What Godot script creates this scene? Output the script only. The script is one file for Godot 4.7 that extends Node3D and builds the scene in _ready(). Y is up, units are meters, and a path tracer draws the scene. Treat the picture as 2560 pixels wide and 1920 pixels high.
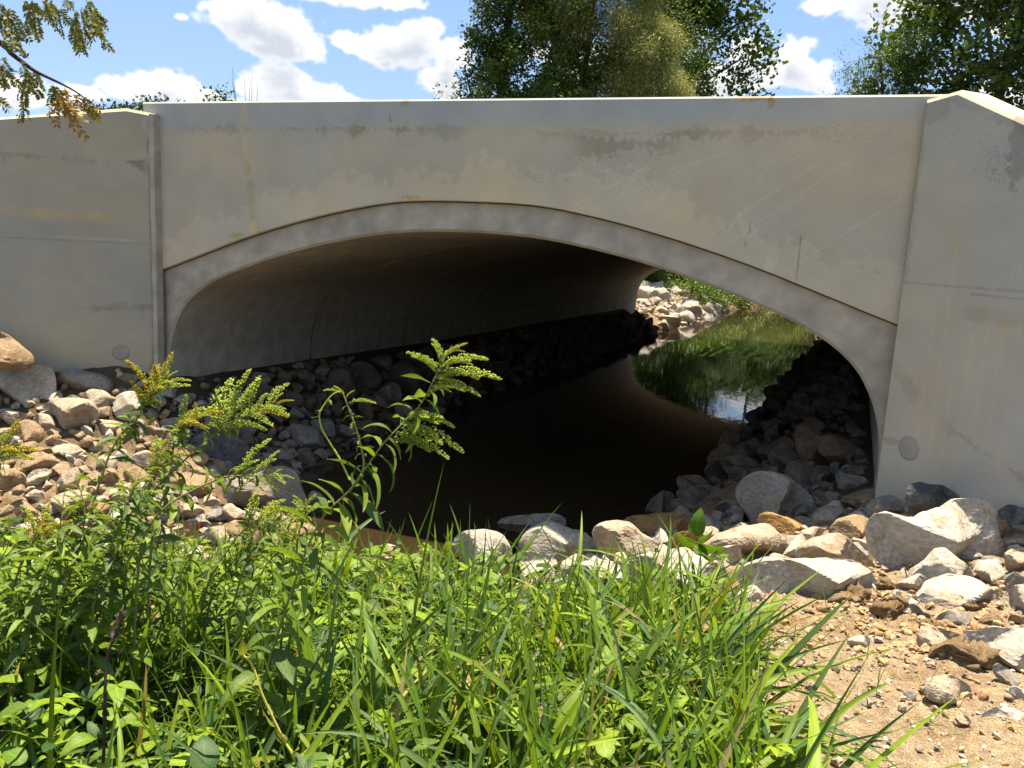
extends Node3D

var rng := RandomNumberGenerator.new()
var used := {}
var M := {}
var fine := FastNoiseLite.new()
var soft := FastNoiseLite.new()

# ---------------------------------------------------------------- geometry buffer
class Buf:
	var v := PackedVector3Array()
	var c := PackedColorArray()
	var uv := PackedVector2Array()
	var idx := PackedInt32Array()
	func vert(p: Vector3, col := Color.WHITE, t := Vector2(0.3, 0.5)) -> int:
		v.append(p)
		c.append(col)
		uv.append(t)
		return v.size() - 1
	func tri(a: int, b: int, d: int) -> void:
		idx.append(a)
		idx.append(b)
		idx.append(d)
	func quad(a: int, b: int, d: int, e: int) -> void:
		tri(a, b, d)
		tri(a, d, e)
	func flat_quad(a: Vector3, b: Vector3, d: Vector3, e: Vector3, col := Color.WHITE) -> void:
		var i := vert(a, col)
		vert(b, col)
		vert(d, col)
		vert(e, col)
		quad(i, i + 1, i + 2, i + 3)
	func normals() -> PackedVector3Array:
		var n := PackedVector3Array()
		n.resize(v.size())
		for k in range(0, idx.size(), 3):
			var i := idx[k]
			var j := idx[k + 1]
			var l := idx[k + 2]
			var f := (v[l] - v[i]).cross(v[j] - v[i])
			n[i] += f
			n[j] += f
			n[l] += f
		for k in n.size():
			n[k] = n[k].normalized() if n[k].length_squared() > 1e-20 else Vector3.UP
		return n
	# corners sharper than about 25 degrees keep the normal of their own face
	func crisp(limit := 0.91) -> ArrayMesh:
		var sm := normals()
		var v2 := PackedVector3Array()
		var n2 := PackedVector3Array()
		var c2 := PackedColorArray()
		for k in range(0, idx.size(), 3):
			var i := idx[k]
			var j := idx[k + 1]
			var l := idx[k + 2]
			var f := (v[l] - v[i]).cross(v[j] - v[i])
			if f.length_squared() < 1e-18: continue
			f = f.normalized()
			for q in [i, j, l]:
				v2.append(v[q])
				c2.append(c[q])
				n2.append(sm[q] if sm[q].dot(f) > limit else f)
		var a := []
		a.resize(Mesh.ARRAY_MAX)
		a[Mesh.ARRAY_VERTEX] = v2
		a[Mesh.ARRAY_NORMAL] = n2
		a[Mesh.ARRAY_COLOR] = c2
		var m := ArrayMesh.new()
		m.add_surface_from_arrays(Mesh.PRIMITIVE_TRIANGLES, a)
		return m
	func mesh() -> ArrayMesh:
		var a := []
		a.resize(Mesh.ARRAY_MAX)
		a[Mesh.ARRAY_VERTEX] = v
		a[Mesh.ARRAY_NORMAL] = normals()
		a[Mesh.ARRAY_COLOR] = c
		a[Mesh.ARRAY_TEX_UV] = uv
		a[Mesh.ARRAY_INDEX] = idx
		var m := ArrayMesh.new()
		m.add_surface_from_arrays(Mesh.PRIMITIVE_TRIANGLES, a)
		return m

# ---------------------------------------------------------------- wall painter (stains, patches and print marks of the concrete)
class Paint:
	var w: int
	var h: int
	var r: Rect2
	var light := PackedFloat32Array()
	var warm := PackedFloat32Array()
	var nz := FastNoiseLite.new()
	func _init(ww: int, hh: int, rect: Rect2, sd: int) -> void:
		w = ww
		h = hh
		r = rect
		light.resize(w * h)
		warm.resize(w * h)
		nz.seed = sd
		nz.noise_type = FastNoiseLite.TYPE_SIMPLEX_SMOOTH
		nz.frequency = 1.0
		nz.fractal_octaves = 4
		var fine_n := FastNoiseLite.new()
		fine_n.seed = sd + 5
		fine_n.frequency = 0.35
		fine_n.fractal_octaves = 2
		for j in h:
			for i in w:
				var p := at(i, j)
				var a := nz.get_noise_2d(p.x * 0.55, p.y * 0.9)
				var b := nz.get_noise_2d(p.x * 2.3 + 40.0, p.y * 2.6)
				var f := fine_n.get_noise_2d(i, j)
				light[j * w + i] = 1.0 + 0.05 * a + 0.035 * b + 0.04 * f
				warm[j * w + i] = 0.6 * a + 0.35 * nz.get_noise_2d(p.x * 0.8 - 30.0, p.y * 0.7)
	func at(i: int, j: int) -> Vector2:
		return Vector2(r.position.x + r.size.x * (i + 0.5) / w, r.end.y - r.size.y * (j + 0.5) / h)
	func span(lo: float, hi: float, across: bool) -> Array:
		if across:
			return [clampi(int((lo - r.position.x) / r.size.x * w), 0, w), clampi(int((hi - r.position.x) / r.size.x * w) + 1, 0, w)]
		return [clampi(int((r.end.y - hi) / r.size.y * h), 0, h), clampi(int((r.end.y - lo) / r.size.y * h) + 1, 0, h)]
	# a ragged blot
	func blot(cx: float, cy: float, rx: float, ry: float, dl: float, dw := 0.0, rag := 0.7, f := 6.0) -> void:
		var xs := span(cx - rx * 1.5, cx + rx * 1.5, true)
		var ys := span(cy - ry * 1.5, cy + ry * 1.5, false)
		for j in range(ys[0], ys[1]):
			for i in range(xs[0], xs[1]):
				var p := at(i, j)
				var q := 1.0 - pow((p.x - cx) / rx, 2) - pow((p.y - cy) / ry, 2) + rag * nz.get_noise_2d(p.x * f, p.y * f)
				var a := smoothstep(0.0, 0.35, q)
				light[j * w + i] += a * dl
				warm[j * w + i] += a * dw
	# a ragged stain line that follows a form joint
	func band(a: Vector2, b: Vector2, half: float, dl: float, dw := 0.0, need := 0.1) -> void:
		var xs := span(a.x, b.x, true)
		for i in range(xs[0], xs[1]):
			var x := at(i, 0).x
			var t := (x - a.x) / (b.x - a.x)
			var cy := lerpf(a.y, b.y, t) + 0.02 * nz.get_noise_2d(x * 3.0, 77.0)
			var ends := smoothstep(0.0, 0.25, t) * smoothstep(1.0, 0.75, t)
			var ys := span(cy - half * 2.0, cy + half * 2.0, false)
			for j in range(ys[0], ys[1]):
				var y := at(0, j).y
				var s := smoothstep(need, need + 0.45, 0.45 + 0.9 * nz.get_noise_2d(x * 2.2, 11.0) + 0.5 * nz.get_noise_2d(x * 16.0, y * 16.0) - absf(y - cy) / half * (1.0 if y > cy else 0.55)) * ends
				light[j * w + i] += s * dl
				warm[j * w + i] += s * dw
	# a straight smear between two points
	func streak(a: Vector2, b: Vector2, wide: float, dl: float, dw := 0.0, rag := 0.6) -> void:
		var xs := span(minf(a.x, b.x) - wide * 2, maxf(a.x, b.x) + wide * 2, true)
		var ys := span(minf(a.y, b.y) - wide * 2, maxf(a.y, b.y) + wide * 2, false)
		for j in range(ys[0], ys[1]):
			for i in range(xs[0], xs[1]):
				var p := at(i, j)
				var t := clampf((p - a).dot(b - a) / (b - a).length_squared(), 0.0, 1.0)
				var d := (p - a - (b - a) * t).length() / wide + rag * nz.get_noise_2d(p.x * 9.0, p.y * 9.0)
				var s := smoothstep(1.0, 0.35, d) * (0.65 + 0.6 * nz.get_noise_2d(p.x * 4.0 + 9.0, p.y * 4.0))
				light[j * w + i] += s * dl
				warm[j * w + i] += s * dw
	func dots(cx: float, cy: float, rx: float, ry: float, n: int, dl: float, rr: RandomNumberGenerator) -> void:
		for k in n:
			var px := int((cx + rr.randf_range(-rx, rx) - r.position.x) / r.size.x * w)
			var py := int((r.end.y - cy + rr.randf_range(-ry, ry)) / r.size.y * h)
			for o in 2:
				if px + o >= 0 and px + o < w and py >= 0 and py < h:
					light[py * w + px + o] += dl
	func image(base: Color) -> Image:
		var d := PackedByteArray()
		d.resize(w * h * 3)
		for k in w * h:
			var l := light[k]
			var u := warm[k]
			d[k * 3] = clampi(int(255.0 * base.r * l * (1.0 + 0.05 * u)), 0, 255)
			d[k * 3 + 1] = clampi(int(255.0 * base.g * l * (1.0 - 0.005 * u)), 0, 255)
			d[k * 3 + 2] = clampi(int(255.0 * base.b * l * (1.0 - 0.1 * u)), 0, 255)
		return Image.create_from_data(w, h, false, Image.FORMAT_RGB8, d)

# ---------------------------------------------------------------- nodes
func numbered(called: String) -> String:
	var n: int = used.get(called, 0)
	used[called] = n + 1
	return called if n == 0 else "%s_%03d" % [called, n]

func part(called: String, mesh: Mesh, mat: Material, parent: Node, at := Transform3D.IDENTITY) -> MeshInstance3D:
	var o := MeshInstance3D.new()
	o.name = called
	o.mesh = mesh
	o.material_override = mat
	o.transform = at
	parent.add_child(o, true)
	return o

func tag(o: Node, label: String, category: String, group := "", kind := "") -> void:
	if label: o.set_meta("label", label)
	if category: o.set_meta("category", category)
	if group: o.set_meta("group", group)
	if kind: o.set_meta("kind", kind)

func thing(called: String, label: String, category: String, at := Vector3.ZERO, group := "") -> Node3D:
	var o := Node3D.new()
	o.name = numbered(called)
	o.position = at
	add_child(o, true)
	tag(o, label, category, group)
	return o

func solo(called: String, mesh: Mesh, mat: Material, label: String, category: String, at := Transform3D.IDENTITY, group := "", kind := "") -> MeshInstance3D:
	var o := part(numbered(called), mesh, mat, self, at)
	tag(o, label, category, group, kind)
	return o

func many(called: String, mesh: Mesh, mat: Material, xf: Array[Transform3D], cols: PackedColorArray, parent: Node) -> MultiMeshInstance3D:
	var mm := MultiMesh.new()
	mm.transform_format = MultiMesh.TRANSFORM_3D
	mm.use_colors = true
	mm.mesh = mesh
	mm.instance_count = xf.size()
	for k in xf.size():
		mm.set_instance_transform(k, xf[k])
		mm.set_instance_color(k, cols[k])
	var o := MultiMeshInstance3D.new()
	o.name = called
	o.multimesh = mm
	o.material_override = mat
	parent.add_child(o, true)
	o.set_meta("kind", "stuff")
	return o

func vary(c: Color, amount: float) -> Color:
	var k := 1.0 + rng.randf_range(-amount, amount)
	var t := rng.randf_range(-amount, amount) * 0.5
	return Color(c.r * k * (1.0 + t), c.g * k, c.b * k * (1.0 - t))

func frame_to(y: Vector3, hint := Vector3.UP) -> Basis:
	y = y.normalized()
	var x := hint.cross(y)
	if x.length() < 0.01:
		x = Vector3.RIGHT.cross(y)
	x = x.normalized()
	return Basis(x, y, x.cross(y))

# ---------------------------------------------------------------- shapes for plants
func tube(b: Buf, pts: PackedVector3Array, r0: float, r1: float, sides: int, col: Color) -> void:
	var start := b.v.size()
	var n := pts.size()
	var x := Vector3.ZERO
	for k in n:
		var d := (pts[mini(k + 1, n - 1)] - pts[maxi(k - 1, 0)]).normalized()
		if k == 0:
			x = d.cross(Vector3(0.3, 0.2, 0.93)).normalized()
		x = (x - d * x.dot(d)).normalized()
		var y := d.cross(x)
		var r := lerpf(r0, r1, float(k) / (n - 1))
		for s in sides:
			var a := TAU * s / sides
			b.vert(pts[k] + (x * cos(a) + y * sin(a)) * r, col)
	for k in n - 1:
		for s in sides:
			var s2 := (s + 1) % sides
			b.quad(start + k * sides + s, start + k * sides + s2, start + (k + 1) * sides + s2, start + (k + 1) * sides + s)

func smooth_line(pts: Array, per: int) -> PackedVector3Array:
	var o := PackedVector3Array()
	for k in pts.size() - 1:
		var p0: Vector3 = pts[maxi(k - 1, 0)]
		var p1: Vector3 = pts[k]
		var p2: Vector3 = pts[k + 1]
		var p3: Vector3 = pts[mini(k + 2, pts.size() - 1)]
		for s in per:
			o.append(p1.cubic_interpolate(p2, p0, p3, float(s) / per))
	o.append(pts[-1])
	return o

# A leaf along +y from the origin, 1 long unless told, its upper side to +z; shape: 0 lance, 1 ovate, 2 heart, 3 blade of grass
func leaf(b: Buf, shape: int, wide: float, bend: float, fold: float, segs: int, col: Color, at := Transform3D.IDENTITY, wave := 0.0, twist := 0.0) -> void:
	var start := b.v.size()
	var p := Vector3.ZERO
	var ang := 0.0
	for k in segs + 1:
		var t := float(k) / segs
		var half := 0.0
		match shape:
			0: half = pow(sin(PI * pow(t, 0.75)), 0.9)
			1: half = pow(sin(PI * pow(t, 0.62)), 0.8)
			2: half = pow(maxf(0.0, cos((t - 0.32) / 0.68 * PI * 0.5)), 0.85) if t > 0.32 else sqrt(maxf(0.0, 1.0 - pow((0.32 - t) / 0.34, 2.0)))
			3: half = (0.55 + 0.45 * minf(1.0, t * 4.0)) * pow(1.0 - pow(t, 1.6), 0.75)
		half = half * wide * 0.5
		var d := Vector3(0, cos(ang), -sin(ang))
		var n := Vector3(0, sin(ang), cos(ang))
		var across := Vector3.RIGHT.rotated(d, twist * t)
		var up := n.rotated(d, twist * t)
		var wv := wave * sin(t * 9.0 + bend * 5.0)
		b.vert(at * (p - across * half + up * (fold * half + wv)), col, Vector2(0, t))
		b.vert(at * p, col, Vector2(0.5, t))
		b.vert(at * (p + across * half + up * (fold * half - wv)), col, Vector2(1, t))
		ang += bend / segs
		p += d / segs
	for k in segs:
		var i := start + k * 3
		b.quad(i, i + 3, i + 4, i + 1)
		b.quad(i + 1, i + 4, i + 5, i + 2)

# a curved flower branch 1 long along +y, arching to -z, its small heads on the upper side
func spray_mesh(n: int, col: Color, tip: Color, yellow: float, sd: int) -> ArrayMesh:
	var b := Buf.new()
	var r := RandomNumberGenerator.new()
	r.seed = sd
	var pts := PackedVector3Array()
	for k in 9:
		var t := k / 8.0
		pts.append(Vector3(0.03 * sin(t * 5.0 + sd), t * (1.0 - 0.1 * t), 0.06 * sin(t * 2.6) - 0.1 * t * t))
	tube(b, pts, 0.011, 0.004, 4, Color(0.26, 0.3, 0.07))
	for k in n:
		var t := 0.1 + 0.9 * (k + r.randf()) / n
		var i := mini(int(t * 8.0), 7)
		var p := pts[i].lerp(pts[i + 1], t * 8.0 - i)
		var side := r.randf_range(-1.0, 1.0)
		var out := Vector3(side * 1.1, r.randf_range(-0.2, 0.7), 0.15 + 0.75 * r.randf()).normalized()
		var reach := (0.11 * sin(PI * pow(t, 0.6) * 0.93) + 0.01) * r.randf_range(0.25, 1.2)
		var cc := col.lerp(tip, r.randf())
		if r.randf() < yellow * (0.5 + t):
			cc = Color(0.72, 0.42, 0.008).lerp(Color(0.62, 0.5, 0.02), r.randf())
		blob(b, p + out * reach, (out + Vector3(0, 0.5, 0.3)).normalized(), 0.0155 * r.randf_range(0.7, 1.3), 1.6, cc)
	for k in 5:
		var t := 0.08 + 0.13 * k
		var i := mini(int(t * 8.0), 7)
		leaf(b, 0, 0.2, 0.6, 0.3, 3, Color(0.07, 0.15, 0.02), Transform3D(frame_to(Vector3(1.0 if k % 2 else -1.0, 0.7, 0.2), Vector3(0, 0, 1)).scaled(Vector3.ONE * 0.13), pts[i]))
	return b.mesh()

func blob(b: Buf, p: Vector3, d: Vector3, r: float, long: float, col: Color) -> void:
	var f := frame_to(d)
	var i := b.vert(p - d * r * long, col)
	for k in 4:
		var a := TAU * k / 4.0
		b.vert(p + (f.x * cos(a) + f.z * sin(a)) * r, col)
	b.vert(p + d * r * long, col)
	for k in 4:
		var q := (k + 1) % 4
		b.tri(i, i + 1 + k, i + 1 + q)
		b.tri(i + 5, i + 1 + q, i + 1 + k)

# ---------------------------------------------------------------- rocks
# A boulder whose outline seen along +z is the given star-shaped polygon, split into broken facets.
func rock_mesh(poly: PackedVector2Array, thick: float, sd: int, cols: Array, detail: int, lumpy := 1.0, round := 0.0) -> ArrayMesh:
	var r := RandomNumberGenerator.new()
	r.seed = sd
	var b := Buf.new()
	var na := detail * 2
	var nt := detail
	var size := 0.0
	for p in poly:
		size = maxf(size, p.length())
	var rad := PackedFloat32Array()
	for k in na:
		var d := Vector2.from_angle(TAU * k / na)
		var best := 0.0
		for i in poly.size():
			var a := poly[i]
			var e := poly[(i + 1) % poly.size()] - a
			var den := d.cross(e)
			if absf(den) < 1e-9: continue
			var t := a.cross(e) / den
			var s := a.cross(d) / den
			if t > 0 and s >= -0.001 and s <= 1.001:
				best = maxf(best, t)
		rad.append(maxf(best, size * 0.12))
	var sm := rad.duplicate()
	for k in na:
		sm[k] = 0.25 * rad[k - 1] + 0.5 * rad[k] + 0.25 * rad[(k + 1) % na]
	rad = sm
	# facets: [normal, how much of the reach is left]
	# front and back are each the lower envelope of a few broken planes z = p + q x + r y
	var lo := Vector2(1e9, 1e9)
	var hi := -lo
	for k in na:
		var p := Vector2.from_angle(TAU * k / na) * rad[k]
		lo = lo.min(p)
		hi = hi.max(p)
	var faces := [[], []]
	for s in 2:
		var q: Array = faces[s]
		var t := thick * r.randf_range(0.85, 1.15)
		var tx := r.randf_range(-0.4, 0.4)
		var ty := r.randf_range(-0.55, 0.1) if s == 0 else r.randf_range(-0.4, 0.4)
		q.append(Vector3(t, tx, ty))
		var k1 := r.randf_range(0.7, 2.2)
		q.append(Vector3(t * 0.12 + hi.y * k1, r.randf_range(-0.5, 0.5), -k1))
		var k2 := r.randf_range(0.6, 2.0)
		q.append(Vector3(t * 0.15 + hi.x * k2, -k2, r.randf_range(-0.7, 0.5)))
		var k3 := r.randf_range(0.6, 2.0)
		q.append(Vector3(t * 0.15 - lo.x * k3, k3, r.randf_range(-0.7, 0.5)))
		var k4 := r.randf_range(1.2, 3.0)
		q.append(Vector3(t * 0.2 - lo.y * k4, r.randf_range(-0.6, 0.6), k4))
		for c in 3:
			var g := Vector2.from_angle(r.randf() * TAU) * r.randf_range(0.5, 1.6)
			var at := Vector2(r.randf_range(lo.x, hi.x), r.randf_range(lo.y, hi.y)) * 0.35
			q.append(Vector3(t * r.randf_range(0.8, 1.0) + g.dot(at), -g.x, -g.y))
	var nn := FastNoiseLite.new()
	nn.seed = sd
	nn.frequency = 1.0
	nn.fractal_octaves = 3
	var half := nt / 2
	for j in nt + 1:
		var front := 0 if j <= half else 1
		var u := float(j) / half if j <= half else float(nt - j) / (nt - half)
		var rho := 1.0 - pow(1.0 - u, 1.5)
		for k in na:
			var d := Vector2.from_angle(TAU * k / na) * rad[k] * rho
			var z := 1e9
			for f in faces[front]:
				z = minf(z, f.x + f.y * d.x + f.z * d.y)
			z = minf(z, sqrt(maxf(0.0, 1.0 - rho)) * rad[k] * 1.5)
			if round > 0.5:
				z = minf(z, thick * sqrt(maxf(0.0, 1.0 - rho * rho)))
			z = maxf(z, 0.0)
			b.vert(Vector3(d.x, d.y, z if front == 0 else -z))
	for j in nt:
		for k in na:
			var k2 := (k + 1) % na
			b.quad(j * na + k, j * na + k2, (j + 1) * na + k2, (j + 1) * na + k)
	var nor := b.normals()
	if nor[na * (nt / 4)].dot(b.v[na * (nt / 4)]) < 0.0:
		for k in range(0, b.idx.size(), 3):
			var q := b.idx[k + 1]
			b.idx[k + 1] = b.idx[k + 2]
			b.idx[k + 2] = q
		for k in nor.size():
			nor[k] = -nor[k]
	var c0: Color = cols[0]
	var c1: Color = cols[1]
	var c2: Color = cols[2]
	var seam := Vector3(r.randf_range(-0.4, 0.4), 1.0, r.randf_range(-0.5, 0.5)).normalized()
	for i in b.v.size():
		var p := b.v[i]
		var q := p / size
		var lay := absf(fposmod(seam.dot(p) * 11.0 + nn.get_noise_3dv(q * 2.0) * 0.8, 1.0) - 0.5)
		var dsp := nn.get_noise_3dv(q * 1.7 + Vector3(7, 1, 3)) * 0.035 + nn.get_noise_3dv(q * 5.0) * 0.014 + absf(nn.get_noise_3dv(q * 10.0)) * 0.01 - smoothstep(0.1, 0.0, lay) * 0.008
		if round > 0.5:
			dsp = nn.get_noise_3dv(q * 2.0) * 0.06 + nn.get_noise_3dv(q * 6.0) * 0.06 + absf(nn.get_noise_3dv(q * 15.0)) * 0.06 + nn.get_noise_3dv(q * 34.0) * 0.035
		b.v[i] = p + nor[i] * dsp * size * lumpy
		var m := smoothstep(-0.25, 0.3, nn.get_noise_3dv(q * 1.3 + Vector3(20, 5, 9)) + 0.25 * nn.get_noise_3dv(q * 6.0))
		var dirt := smoothstep(0.08, 0.4, nn.get_noise_3dv(q * 2.2 - Vector3(3, 15, 4)) - 0.25 * q.y + 0.2 * nn.get_noise_3dv(q * 8.0))
		var tone := 1.0 + 0.16 * nn.get_noise_3dv(q * 9.0 + Vector3(2, 2, 2))
		var cc := c0.lerp(c1, m).lerp(c2, dirt * 0.75)
		b.c[i] = Color(cc.r * tone, cc.g * tone, cc.b * tone)
	return b.mesh() if round > 0.5 else b.crisp()

func rock_colors(key: String) -> Array:
	match key:
		"w": return [Color(0.53, 0.495, 0.43), Color(0.45, 0.415, 0.345), Color(0.4, 0.3, 0.185)]
		"c": return [Color(0.47, 0.4, 0.3), Color(0.41, 0.345, 0.26), Color(0.33, 0.22, 0.125)]
		"t": return [Color(0.37, 0.27, 0.165), Color(0.33, 0.245, 0.155), Color(0.27, 0.16, 0.08)]
		"o": return [Color(0.42, 0.27, 0.11), Color(0.4, 0.22, 0.085), Color(0.3, 0.15, 0.06)]
		"g": return [Color(0.33, 0.305, 0.265), Color(0.25, 0.235, 0.205), Color(0.32, 0.25, 0.155)]
		"k": return [Color(0.17, 0.17, 0.17), Color(0.1, 0.1, 0.105), Color(0.2, 0.17, 0.13)]
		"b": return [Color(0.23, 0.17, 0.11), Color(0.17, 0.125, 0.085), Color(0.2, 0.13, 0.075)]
		"e": return [Color(0.42, 0.295, 0.17), Color(0.36, 0.24, 0.13), Color(0.43, 0.305, 0.18)]
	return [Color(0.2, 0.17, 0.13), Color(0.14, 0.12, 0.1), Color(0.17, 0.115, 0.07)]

# ---------------------------------------------------------------- lie of the land
const COURSE := [[8.00, -56.00, 1.60], [2.50, -44.00, 1.60], [0.20, -36.00, 2.20], [-0.10, -28.00, 2.40], [-0.20, -20.00, 2.30], [-0.30, -6.00, 2.10], [-0.25, -1.00, 1.98], [-0.30, 0.10, 1.70], [-0.90, 1.00, 1.10], [-1.90, 1.90, 0.60], [-3.60, 2.90, 0.60], [-7.00, 4.20, 0.80], [-16.00, 6.50, 1.20]]

func creek(x: float, z: float) -> Vector2:
	var best := 1e9
	var side := 0.0
	for k in COURSE.size() - 1:
		var a: Array = COURSE[k]
		var e: Array = COURSE[k + 1]
		var dx: float = e[0] - a[0]
		var dz: float = e[1] - a[1]
		var t := clampf(((x - a[0]) * dx + (z - a[1]) * dz) / (dx * dx + dz * dz), 0.0, 1.0)
		var ex: float = x - a[0] - dx * t
		var ez: float = z - a[1] - dz * t
		var d := sqrt(ex * ex + ez * ez) - lerpf(a[2], e[2], t)
		if d < best:
			best = d
			side = 1.0 if dx * ez - dz * ex < 0.0 else -1.0
	return Vector2(best, side)

func ground(x: float, z: float) -> float:
	var k := creek(x, z)
	var d := k.x
	var y := 0.0
	if d < 0.0:
		y = maxf(-0.35, d * 0.35)
	elif k.y < 0.0 or z < -60.0:
		y = 0.75 * (1.0 - exp(-d * 0.75)) + 0.03 * minf(d, 20.0)
	if d >= 0.0 and k.y > 0.0:
		y = 0.75 * (1.0 - exp(-d * 0.75)) + 0.03 * minf(d, 20.0)
	elif d >= 0.0:
		y = 1.3 * (1.0 - exp(-d * 0.5)) + 0.03 * minf(d, 20.0)
	if z >= -0.6 and z < 3.0:
		var dw := maxf(0.0, (z - (absf(x) - 3.29)) * 0.707)
		if absf(x) < 3.3:
			dw = maxf(0.0, z) + (3.3 - absf(x)) * 1.2
		y += (0.16 if x > 0.0 else 0.26) * exp(-dw / 0.4)
	elif z < -0.6 and z > -19.0:
		y += (0.2 if x > 0.0 else 0.26) * exp(-maxf(0.0, 3.3 - absf(x)) * 3.0)
	return y

func land(x: float, z: float) -> float:
	var y := ground(x, z)
	# the road bank beside the arch and behind the wing walls
	var near := z - (absf(x) - 3.85)
	var far := -19.5 - z - (absf(x) - 3.85)
	var out := maxf(maxf(z + 0.3, -19.2 - z), 0.0)
	if absf(x) > 3.55 and near < 0.0 and far < 0.0:
		y = maxf(y, 3.2 - 0.78 * out)
	elif absf(x) > 5.9:
		y = maxf(y, 3.2 - 0.78 * out)
	return y

# ---------------------------------------------------------------- materials
func noise_image(size: int, freq: float, oct: int, sd: int, lo: float, hi: float, kind := FastNoiseLite.TYPE_SIMPLEX_SMOOTH) -> ImageTexture:
	var n := FastNoiseLite.new()
	n.noise_type = kind
	n.seed = sd
	n.frequency = freq
	n.fractal_octaves = oct
	var im := n.get_seamless_image(size, size)
	im.convert(Image.FORMAT_RGB8)
	var d := im.get_data()
	for k in d.size():
		d[k] = int(255.0 * lerpf(lo, hi, d[k] / 255.0))
	return ImageTexture.create_from_image(Image.create_from_data(size, size, false, Image.FORMAT_RGB8, d))

func plain(color: Color, rough := 0.9, spec := 0.3) -> StandardMaterial3D:
	var m := StandardMaterial3D.new()
	m.albedo_color = color
	m.roughness = rough
	m.metallic_specular = spec
	return m

# midrib, side veins and dull flecks of a leaf, u across and v along it
func leaf_print() -> ImageTexture:
	var n := FastNoiseLite.new()
	n.seed = 6
	n.frequency = 0.05
	n.fractal_octaves = 4
	var im := Image.create_empty(64, 128, false, Image.FORMAT_RGB8)
	for j in 128:
		for i in 64:
			var u := absf((i + 0.5) / 64.0 - 0.5) * 2.0
			var v := (j + 0.5) / 128.0
			var t := 0.86 + 0.1 * n.get_noise_2d(i, j)
			t += 0.12 * smoothstep(0.1, 0.02, u)
			t -= 0.07 * smoothstep(0.75, 1.0, absf(sin((v - u * 0.16) * 30.0))) * smoothstep(0.05, 0.3, u)
			var dry := smoothstep(0.3, 0.5, n.get_noise_2d(i * 0.7 + 300.0, j * 0.7) + 0.35 * (u - 0.6))
			im.set_pixel(i, j, Color(t + 0.12 * dry, t - 0.02 * dry, t - 0.25 * dry))
	return ImageTexture.create_from_image(im)

func make_materials() -> void:
	var grain := noise_image(512, 0.02, 5, 3, 0.72, 1.0)
	var bumps := noise_image(512, 0.03, 5, 8, 0.0, 1.0)
	var pits := noise_image(512, 0.09, 3, 21, 0.0, 1.0)
	# stone, tinted per stone by its vertex colours
	var m := plain(Color(1, 1, 1), 0.92, 0.25)
	m.vertex_color_use_as_albedo = true
	m.albedo_texture = grain
	m.uv1_triplanar = true
	m.uv1_scale = Vector3.ONE * 2.6
	m.heightmap_enabled = true
	m.heightmap_texture = bumps
	m.heightmap_scale = 0.8
	M.rock = m
	m = m.duplicate()
	m.uv1_scale = Vector3.ONE * 0.45
	m.heightmap_scale = 0.3
	M.rubble = m
	m = m.duplicate()
	m.heightmap_enabled = false
	M.chip = m
	m = M.rock.duplicate()
	m.uv1_scale = Vector3.ONE * 5.0
	m.heightmap_texture = pits
	m.heightmap_scale = 1.4
	m.roughness = 1.0
	M.soil = m
	m = m.duplicate()
	m.uv1_world_triplanar = true
	m.uv1_scale = Vector3.ONE * 1.6
	m.heightmap_scale = 2.4
	M.ground = m
	# concrete seen close to, tinted by vertex colours
	m = plain(Color(1, 1, 1), 0.88, 0.3)
	m.vertex_color_use_as_albedo = true
	m.albedo_texture = noise_image(512, 0.012, 6, 33, 0.8, 1.0)
	m.uv1_triplanar = true
	m.uv1_world_triplanar = true
	m.uv1_scale = Vector3.ONE * 0.62
	m.heightmap_enabled = true
	m.heightmap_texture = pits
	m.heightmap_scale = 0.25
	M.concrete = m
	# leaves, tinted by copies and vertex colours; light comes through them
	m = plain(Color(1, 1, 1), 0.5, 0.35)
	m.vertex_color_use_as_albedo = true
	m.albedo_texture = leaf_print()
	m.cull_mode = BaseMaterial3D.CULL_DISABLED
	m.backlight_enabled = true
	m.backlight = Color(0.95, 0.95, 0.6)
	M.leaf = m
	m = m.duplicate()
	m.backlight = Color(0.7, 0.7, 0.45)
	m.roughness = 0.42
	M.crown = m
	m = plain(Color(1, 1, 1), 0.85, 0.2)
	m.vertex_color_use_as_albedo = true
	M.stem = m
	m = plain(Color(1, 1, 1), 0.95, 0.2)
	m.vertex_color_use_as_albedo = true
	m.albedo_texture = noise_image(256, 0.05, 4, 12, 0.55, 1.0)
	m.uv1_triplanar = true
	m.uv1_scale = Vector3(3, 0.8, 3)
	m.heightmap_enabled = true
	m.heightmap_texture = bumps
	m.heightmap_scale = 2.0
	M.bark = m
	# muddy, nearly still water
	m = plain(Color(0.026, 0.018, 0.009).linear_to_srgb(), 0.035, 0.5)
	m.normal_enabled = true
	var wn := FastNoiseLite.new()
	wn.seed = 4
	wn.frequency = 0.016
	wn.fractal_octaves = 3
	var wi := wn.get_seamless_image(512, 512)
	wi.bump_map_to_normal_map(2.0)
	m.normal_texture = ImageTexture.create_from_image(wi)
	m.normal_scale = 0.05
	m.uv1_triplanar = true
	m.uv1_world_triplanar = true
	m.uv1_scale = Vector3(0.7, 0.7, 0.28)
	M.water = m

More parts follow.
